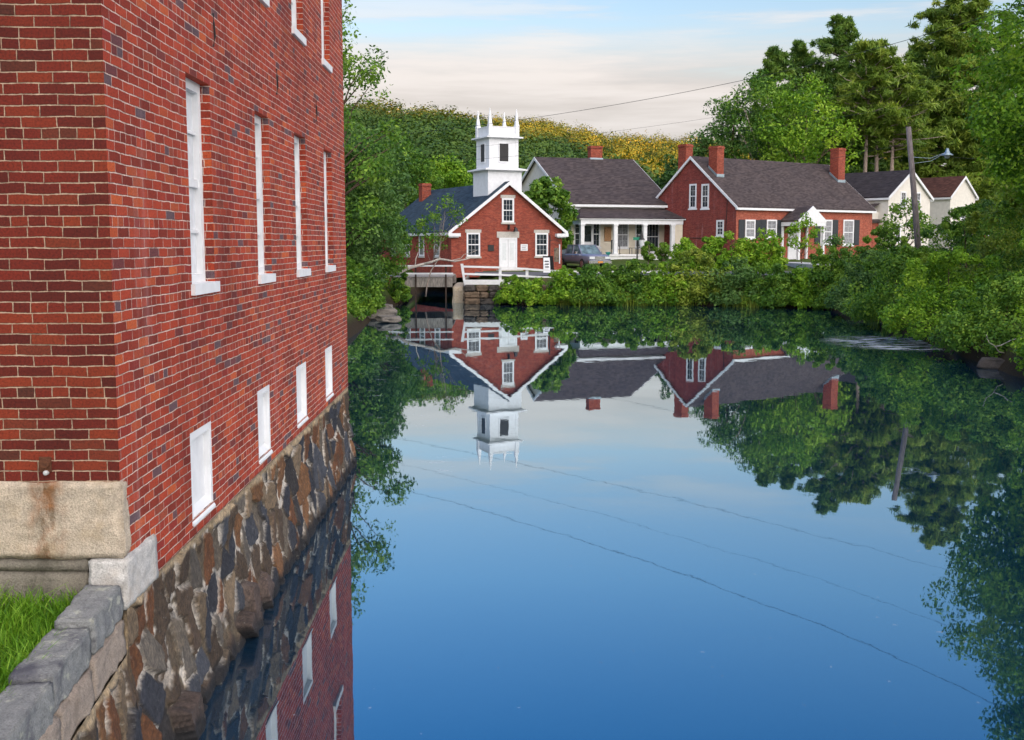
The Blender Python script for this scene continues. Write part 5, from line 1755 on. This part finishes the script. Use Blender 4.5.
# far bank shrubs, left to right
FB = [  # px, Y, width px, top y, leaf, label, seed
    (522, 62.6, 40, 275, 'leaf_bright', 'rounded bright green shrub right of the stone abutment below the church door', 0.1),
    (566, 63.2, 40, 266, 'leaf_bright', 'low green shrub on the far bank in front of the grey pickup', 0.2),
    (598, 63.0, 50, 263, 'leaf_mid', 'loose green shrub on the far bank below the left half of the porch', 0.3),
    (634, 63.2, 50, 259, 'leaf_mid', 'leafy shrub on the far bank below the lantern post', 0.3),
    (668, 63.0, 48, 262, 'leaf_bright', 'green shrub on the far bank below the two lollipop shrubs', 0.2),
    (698, 63.6, 62, 249, 'leaf_yellow', 'tall yellow-green shrub on the far bank below the brick gable', 0.3),
    (738, 63.2, 56, 257, 'leaf_blue', 'dull grey-green shrub on the far bank right of the tall yellow-green one', 0.2),
    (776, 63.0, 56, 262, 'leaf_mid', 'spreading green shrub on the far bank below the hedge end', 0.2),
    (806, 62.4, 44, 266, 'leaf_bright', 'light green shrub on the far bank below the entrance portico', 0.3),
    (833, 61.4, 52, 246, 'leaf_mid', 'tall green shrub on the far bank below the right shuttered windows', 0.4),
    (868, 59.5, 60, 250, 'leaf_mid', 'full green shrub where the far bank meets the right bank', 0.4),
]
for i, (px, Y, wpx, ty, leaf, lab, spk) in enumerate(FB):
    xq = (px - 495) / F_PX * 62
    Y = min(Y, float(np.interp(xq, [-1, 4.6, 11, 17.2, 20], [63.2, 63.2, 62.8, 59.8, 58.5])))
    p = at(px, ty, Y)
    g = 0.05
    rx = wpx / 2 * Y / F_PX * 1.25
    bush(p.x, Y, rx, min(rx, 1.7), (p.z - g), lab, leaf, 0.15, 100 + i, 52, 120, z0=g, spiky=spk)
# hedge clumps and small trees before the brick house
for i, (px, Y, wpx, ty, leaf, lab) in enumerate((
        (689, 80, 34, 237, 'leaf_bright', 'clipped green hedge clump nearest the porch under the brick gable'),
        (714, 80, 34, 235, 'leaf_bright', 'hedge clump under the small lower gable window'),
        (741, 80, 36, 231, 'leaf_bright', 'hedge clump under the leftmost shuttered window'),
        (768, 80, 36, 227, 'leaf_bright', 'tallest hedge clump left of the entrance portico'))):
    p = at(px, ty, Y)
    rx = wpx / 2 * Y / F_PX * 1.15
    bush(p.x, Y, rx, 1.2, p.z - 1.3, lab, leaf, 0.17, 140 + i, 40, 110, z0=1.3, name='hedge_shrub', cat='hedge', group='hedge before the brick house')
for i, (px, w_, ty, lab) in enumerate(((649, 11, 240, 'narrow lollipop shrub before the porch, left of its pair'), (664, 14, 243, 'wider lollipop shrub on a white stem before the porch'))):
    p = at(px, ty, 84)
    broad_tree(p.x, 84, 1.45, p.z - 1.45, w_ / 2 * 84 / F_PX * 1.1, lab, 'leaf_mid', 'bark_pale', 0.15, 160 + i, 26, 90, 0.22, 'topiary_shrub', 'shrub', 'clipped lollipop shrubs', trunk_r=0.05, blob=0.4, top=0.3)
p = at(804, 213, 84)
broad_tree(p.x, 84, 1.5, p.z - 1.5, 1.35, 'slender young tree standing before the entrance portico', 'leaf_bright', 'bark', 0.17, 171, 26, 55, 0.28, 'young_tree', 'tree', None, trunk_r=0.05, blob=0.3, gap=0.2)
p = at(908, 196, 66)
broad_tree(p.x, 66, 1.5, p.z - 1.5, 1.5, 'thin young tree against the white house left of the utility pole', 'leaf_mid', 'bark', 0.16, 172, 42, 55, 0.2, 'young_tree', 'tree', None, trunk_r=0.06, blob=0.3, gap=0.25)
p = at(838, 235, 74)
broad_tree(p.x, 74, 1.4, p.z - 1.4, 0.9, 'small blue-green sapling under the right shuttered window', 'leaf_blue', 'bark', 0.15, 173, 20, 55, 0.15, 'young_tree', 'tree', None, trunk_r=0.04, blob=0.35)

# right bank masses
RB = [  # x, y, rx, ry, h, leaf, label, spiky
    (19.4, 56.5, 2.0, 1.8, 3.0, 'leaf_mid', 'bushy shrub left of the utility pole foot', 0.4),
    (18.1, 51.0, 2.2, 2.2, 2.7, 'leaf_blue', 'drooping grey-green shrub at the bend of the right bank', 0.4),
    (20.8, 49.5, 2.6, 2.2, 3.9, 'leaf_mid', 'tall shrub just right of the utility pole', 0.5),
    (17.0, 44.8, 2.3, 2.4, 2.9, 'leaf_mid', 'shrub overhanging the water beside the ruffled streak', 0.4),
    (20.2, 43.5, 2.6, 2.4, 4.4, 'leaf_yellow', 'yellow-tipped tall shrub below the flag', 0.6),
    (16.3, 38.2, 2.4, 2.6, 2.9, 'leaf_bright', 'bright shrub leaning over the pond in the middle of the right bank', 0.4),
    (19.3, 38.5, 2.6, 2.6, 4.6, 'leaf_mid', 'high leafy shrub behind the bright leaning one', 0.5),
    (15.6, 32.6, 2.0, 2.2, 2.2, 'leaf_mid', 'low leafy shrub above the waterline boulder', 0.4),
    (18.0, 32.5, 2.5, 2.5, 4.5, 'leaf_bright', 'large bright shrub under the maple', 0.5),
    (15.5, 27.2, 2.0, 2.2, 2.3, 'leaf_bright', 'nearest low shrub at the right edge of the pond', 0.4),
    (18.4, 27.0, 2.5, 2.3, 4.2, 'leaf_mid', 'nearest tall shrub on the right bank', 0.4),
    (23.5, 55.0, 2.6, 2.0, 4.3, 'leaf_dark', 'dark shrub behind the flag', 0.4),
    (25.0, 47.0, 2.8, 2.4, 5.2, 'leaf_mid', 'tall green shrub rising behind the yellow-tipped one', 0.5),
]
for i, (x, y, rx, ry, h, leaf, lab, spk) in enumerate(RB):
    bush(x - (0.7 if x < 19 else 0), y, rx, ry, h, lab, leaf, 0.115 if y > 40 else 0.095, 200 + i, 64, 170 if y > 40 else 210, z0=0.3 if x < 19 else 1.1, spiky=spk)
tw_ = MB()
rsd = np.random.RandomState(9)
for a_, b_, r0 in (((13.95, 30.6, 0.3), (13.35, 30.2, 0.62), 0.022), ((13.6, 30.4, 0.5), (14.15, 30.0, 0.80), 0.018), ((13.35, 30.2, 0.62), (13.2, 30.1, 0.85), 0.012)):
    limb(tw_, a_, b_, r0, 0.008, rsd, 0.03, 5, 5)
tag(tw_.build('dead_twig', M['bark_dead'], None, True), 'pale bare twig above the boulder on the right bank', 'branch')

# right maple, partly in frame
broad_tree(19.9, 36.5, 1.2, 14.0, 4.3, 'bright maple at the right edge above the bank shrubs', 'leaf_bright', 'bark', 0.135, 301, 190, 460, 0.20, 'maple_tree', 'tree', None, ry=4.2, blob=0.22, gap=0.10)
broad_tree(26.5, 47, 1.2, 13.0, 4.5, 'leafy tree behind the maple on the right bank', 'leaf_mid', 'bark', 0.2, 302, 110, 150, 0.2, 'broadleaf_tree', 'tree', None, blob=0.26)

# left bank trees beyond the mill
broad_tree(-8.6, 52, 0.9, 13.4, 4.4, 'tall thin-leaved tree showing above the far corner of the mill', 'leaf_mid', 'bark', 0.17, 311, 120, 110, 0.15, 'broadleaf_tree', 'tree', 'left bank trees', ry=3.4, blob=0.20, gap=0.3, lean=(0.6, 0))
broad_tree(-7.3, 55, 0.7, 8.6, 2.9, 'dense drooping tree on the left bank beside the mill', 'leaf_blue', 'bark', 0.16, 312, 110, 190, 0.02, 'broadleaf_tree', 'tree', 'left bank trees', ry=2.6, blob=0.26)
broad_tree(-6.6, 60, 0.9, 6.0, 2.1, 'lower leafy tree on the left bank hiding the rear of the church', 'leaf_mid', 'bark', 0.16, 313, 80, 170, 0.02, 'broadleaf_tree', 'tree', 'left bank trees', ry=2.0, blob=0.28)
bush(-6.6, 50.5, 1.6, 1.8, 2.6, 'low shrub at the waterline under the left bank trees', 'leaf_mid', 0.15, 314, 44, 140, z0=0.2, spiky=0.3)
bush(-7.0, 46.0, 1.5, 2.0, 2.2, 'shrub in the shade behind the far end of the mill', 'leaf_mid', 0.14, 316, 44, 140, z0=0.2, spiky=0.3)
broad_tree(-3.9, 70.5 - 6.8, 0.6, 5.4, 1.25, 'feathery sapling by the bridge in front of the church roof', 'leaf_mid', 'bark_pale', 0.15, 315, 26, 42, 0.42, 'young_tree', 'tree', None, trunk_r=0.045, blob=0.36, gap=0.3, lean=(1.6, 0))
bush(-5.6, 63.4, 1.0, 1.0, 1.9, 'leafy shrub hanging over the left end of the bridge', 'leaf_mid', 0.14, 318, 36, 120, z0=0.1, spiky=0.4)
dl = MB()
limb(dl, (-6.6, 61.5, 1.1), (-3.9, 62.4, 2.15), 0.09, 0.08, rsd, -0.15, 7, 6)
limb(dl, (-3.9, 62.4, 2.15), (-1.4, 63.0, 2.45), 0.08, 0.03, rsd, -0.05, 7, 6)
limb(dl, (-2.6, 62.7, 2.3), (-1.0, 63.0, 2.9), 0.03, 0.01, rsd, 0, 5, 5)
limb(dl, (-4.4, 62.2, 2.0), (-4.2, 62.3, 2.8), 0.04, 0.02, rsd, 0, 5, 4)
tag(dl.build('fallen_limb', M['bark_dead'], None, True), 'bleached fallen limb slanting across the bridge rails', 'branch')

# trees behind the church and houses
BT = [  # px, Y, top y, radius m, leaf, label, base
    (402, 112, 148, 4.6, 'leaf_mid', 'green tree left of the church chimney', 0.1),
    (444, 122, 160, 4.6, 'leaf_bright', 'bright green tree behind the church chimney', 0.1),
    (366, 104, 128, 4.2, 'leaf_blue', 'tall blue-green tree behind the left bank trees', 0.1),
    (468, 138, 158, 4.4, 'leaf_mid', 'tree behind the church roof left of the belfry', 0.1),
    (546, 92, 178, 2.5, 'leaf_mid', 'small green tree between the church gable and the cream house', 0.08),
    (680, 112, 152, 3.0, 'leaf_dark', 'dark tree behind the left gable chimney of the brick house', 0.05),
    (735, 121, 88, 5.0, 'leaf_blue', 'dark green tree behind the brick house ridge at its left end', 0.08),
    (768, 119, 62, 6.0, 'leaf_mid', 'large broad tree behind the middle of the brick house roof', 0.1),
    (806, 115, 72, 5.4, 'leaf_bright', 'bright green tree behind the right end of the brick house roof', 0.1),
]
for i, (px, Y, ty, r, leaf, lab, base) in enumerate(BT):
    p = at(px, ty, Y)
    g = gz(p.x, Y)
    broad_tree(p.x, Y, g, p.z - g, r, lab, leaf, 'bark_pale' if 'broad' in lab else 'bark', 0.29, 330 + i, 105, 105, base, 'broadleaf_tree', 'tree', 'trees behind the houses', blob=0.23, gap=0.12)
PT = [  # px, Y, top, radius, leaf, label, clear, kwargs
    (956, 130, -14, 6.8, 'needle', 'largest pine with wide level limbs left of the maple', 0.12, dict(taper=0.5, dens=1.35, bark='bark')),
    (838, 140, 16, 6.2, 'needle_dark', 'tallest pointed dark pine left of the bare-trunked pines', 0.2, dict(taper=0.7, dens=1.2)),
    (780, 138, 46, 5.2, 'needle_dark', 'slim dark pine rising above the broad trees behind the brick house', 0.2, dict(taper=0.8)),
    (805, 146, 42, 4.6, 'needle_dark', 'dark pine left of the tallest pointed one', 0.25, dict(taper=0.8)),
    (880, 118, 46, 4.6, 'needle', 'group of bare-trunked pines above the dark roof of the white house', 0.56, dict(bark='bark_pale', trunks=((-1.2, 0, 1.0), (0.5, 0.5, 0.96), (1.5, -0.3, 0.86)), dens=0.6, taper=0.5)),
    (916, 150, 44, 4.6, 'needle_dark', 'dark pine between the bare-trunked pines and the largest pine', 0.2, dict(dens=1.2)),
    (1000, 150, 12, 6.5, 'needle_dark', 'dark pine half hidden behind the maple', 0.12, dict(dens=1.2)),
    (858, 158, 66, 5.0, 'needle_dark', 'shaded pine behind the bare-trunked pines', 0.1, dict(dens=1.3)),
    (986, 140, 96, 6.0, 'needle_dark', 'low dark pine behind the reddish roof', 0.05, dict(dens=1.3, taper=0.6)),
]
for i, (px, Y, ty, r, leaf, lab, cl, kw) in enumerate(PT):
    p = at(px, ty, Y)
    g = gz(p.x, Y)
    pine(p.x, Y, g, p.z - g, r, lab, leaf, size=0.66, seed=400 + i, clear=cl, **kw)

# reeds and rank grass along the far waterline
rs = np.random.RandomState(31)
n = 2600
rx_ = np.concatenate([rs.uniform(0.5, 17.0, 2000), rs.uniform(14.8, 17.5, 600)])
edge = np.where(np.arange(n) < 2000, np.interp(rx_, [-1, 1.0, 4.6, 11, 17.2], [65.4, 64.4, 62.8, 62.0, 59.0]), np.interp(rx_, [13.4, 14.6, 16, 17.8], [29, 37, 45, 55]))
ry_ = edge + rs.normal(0, 0.25, n) - 0.25
keep = wav(rx_, ry_, 3.0, 6) > -0.1
rx_, ry_ = rx_[keep], ry_[keep]
n = len(rx_)
hh = rs.uniform(0.25, 0.75, n)
le = rs.normal(0, 0.18, (n, 2)) * hh[:, None]
aa = rs.uniform(0, 6.28, n)
bw = rs.uniform(0.012, 0.022, n)
dxy = np.stack([np.cos(aa) * bw, np.sin(aa) * bw, np.zeros(n)], 1)
p0 = np.stack([rx_, ry_, np.full(n, -0.25)], 1)
p1 = np.stack([rx_ + le[:, 0] * 0.4, ry_ + le[:, 1] * 0.4, hh * 0.6], 1)
p2 = np.stack([rx_ + le[:, 0], ry_ + le[:, 1], hh], 1)
co = np.stack([p0 - dxy, p0 + dxy, p1 + dxy * 0.8, p1 - dxy * 0.8, p2 + dxy * 0.1, p2 - dxy * 0.1], 1).reshape(-1, 3)
k = np.arange(n)[:, None] * 6
q = np.concatenate([k + np.array([[0, 1, 2, 3]]), k + np.array([[3, 2, 4, 5]])], 0)
t6 = np.repeat(np.clip(rs.normal(0.5, 0.25, n), 0, 1), 6)
tag(link('reeds', np_mesh('reeds', co, q, np.stack([t6, t6, t6, np.ones_like(t6)], 1)), M['leaf_yellow']), 'yellow-green reeds and rank grass along the waterline', 'reeds', kind='stuff')

# ------------------------------------------------------------------ the wooded hillside
rs = np.random.RandomState(77)


def forest(n, x0f, x1f, y0, y1, size, rad, leaves, seed):
    yy = rs.uniform(y0, y1, n)
    xx = (x0f + rs.uniform(0, 1, n) * (x1f - x0f)) * yy
    zz = ground_z(xx, yy)
    R_ = rad * rs.uniform(0.5, 1.45, n)
    m = leaves
    d = rs.normal(0, 1, (n, m, 3))
    d /= np.linalg.norm(d, axis=2, keepdims=True)
    d[..., 2] = np.abs(d[..., 2]) * 1.25 - 0.25
    lump = 1 + 0.22 * np.sin(d[..., 0] * 5 + rs.uniform(0, 6, n)[:, None]) * np.sin(d[..., 1] * 5 + rs.uniform(0, 6, n)[:, None])
    rr = R_[:, None] * lump * rs.uniform(0.72, 1.08, (n, m))
    P = np.stack([xx[:, None] + d[..., 0] * rr, yy[:, None] + d[..., 1] * rr, zz[:, None] + R_[:, None] * 0.7 + d[..., 2] * rr * 0.95], -1).reshape(-1, 3)
    N = d.reshape(-1, 3)
    T = np.clip(0.5 + np.repeat(rs.normal(0, 0.24, n), m) + rs.normal(0, 0.07, n * m), 0, 1)
    return leaf_cloud(P, N, size, rs, T, 0.8, 0.22)


parts = [forest(760, -0.24, 0.13, 165, 352, 0.62, 4.6, 520, 1), forest(1150, -0.10, 0.34, 450, 640, 0.75, 5.6, 380, 2), forest(420, 0.10, 0.60, 168, 260, 0.9, 5.5, 170, 3)]
off, CO, Q, CC = 0, [], [], []
for co, q, col in parts:
    CO.append(co); Q.append(q + off); CC.append(col)
    off += len(co)
fo = link('forest', np_mesh('forest', np.concatenate(CO), np.concatenate(Q), np.concatenate(CC)), M['forest'])
tag(fo, 'broadleaf forest covering the hills behind the village', 'forest', kind='stuff')
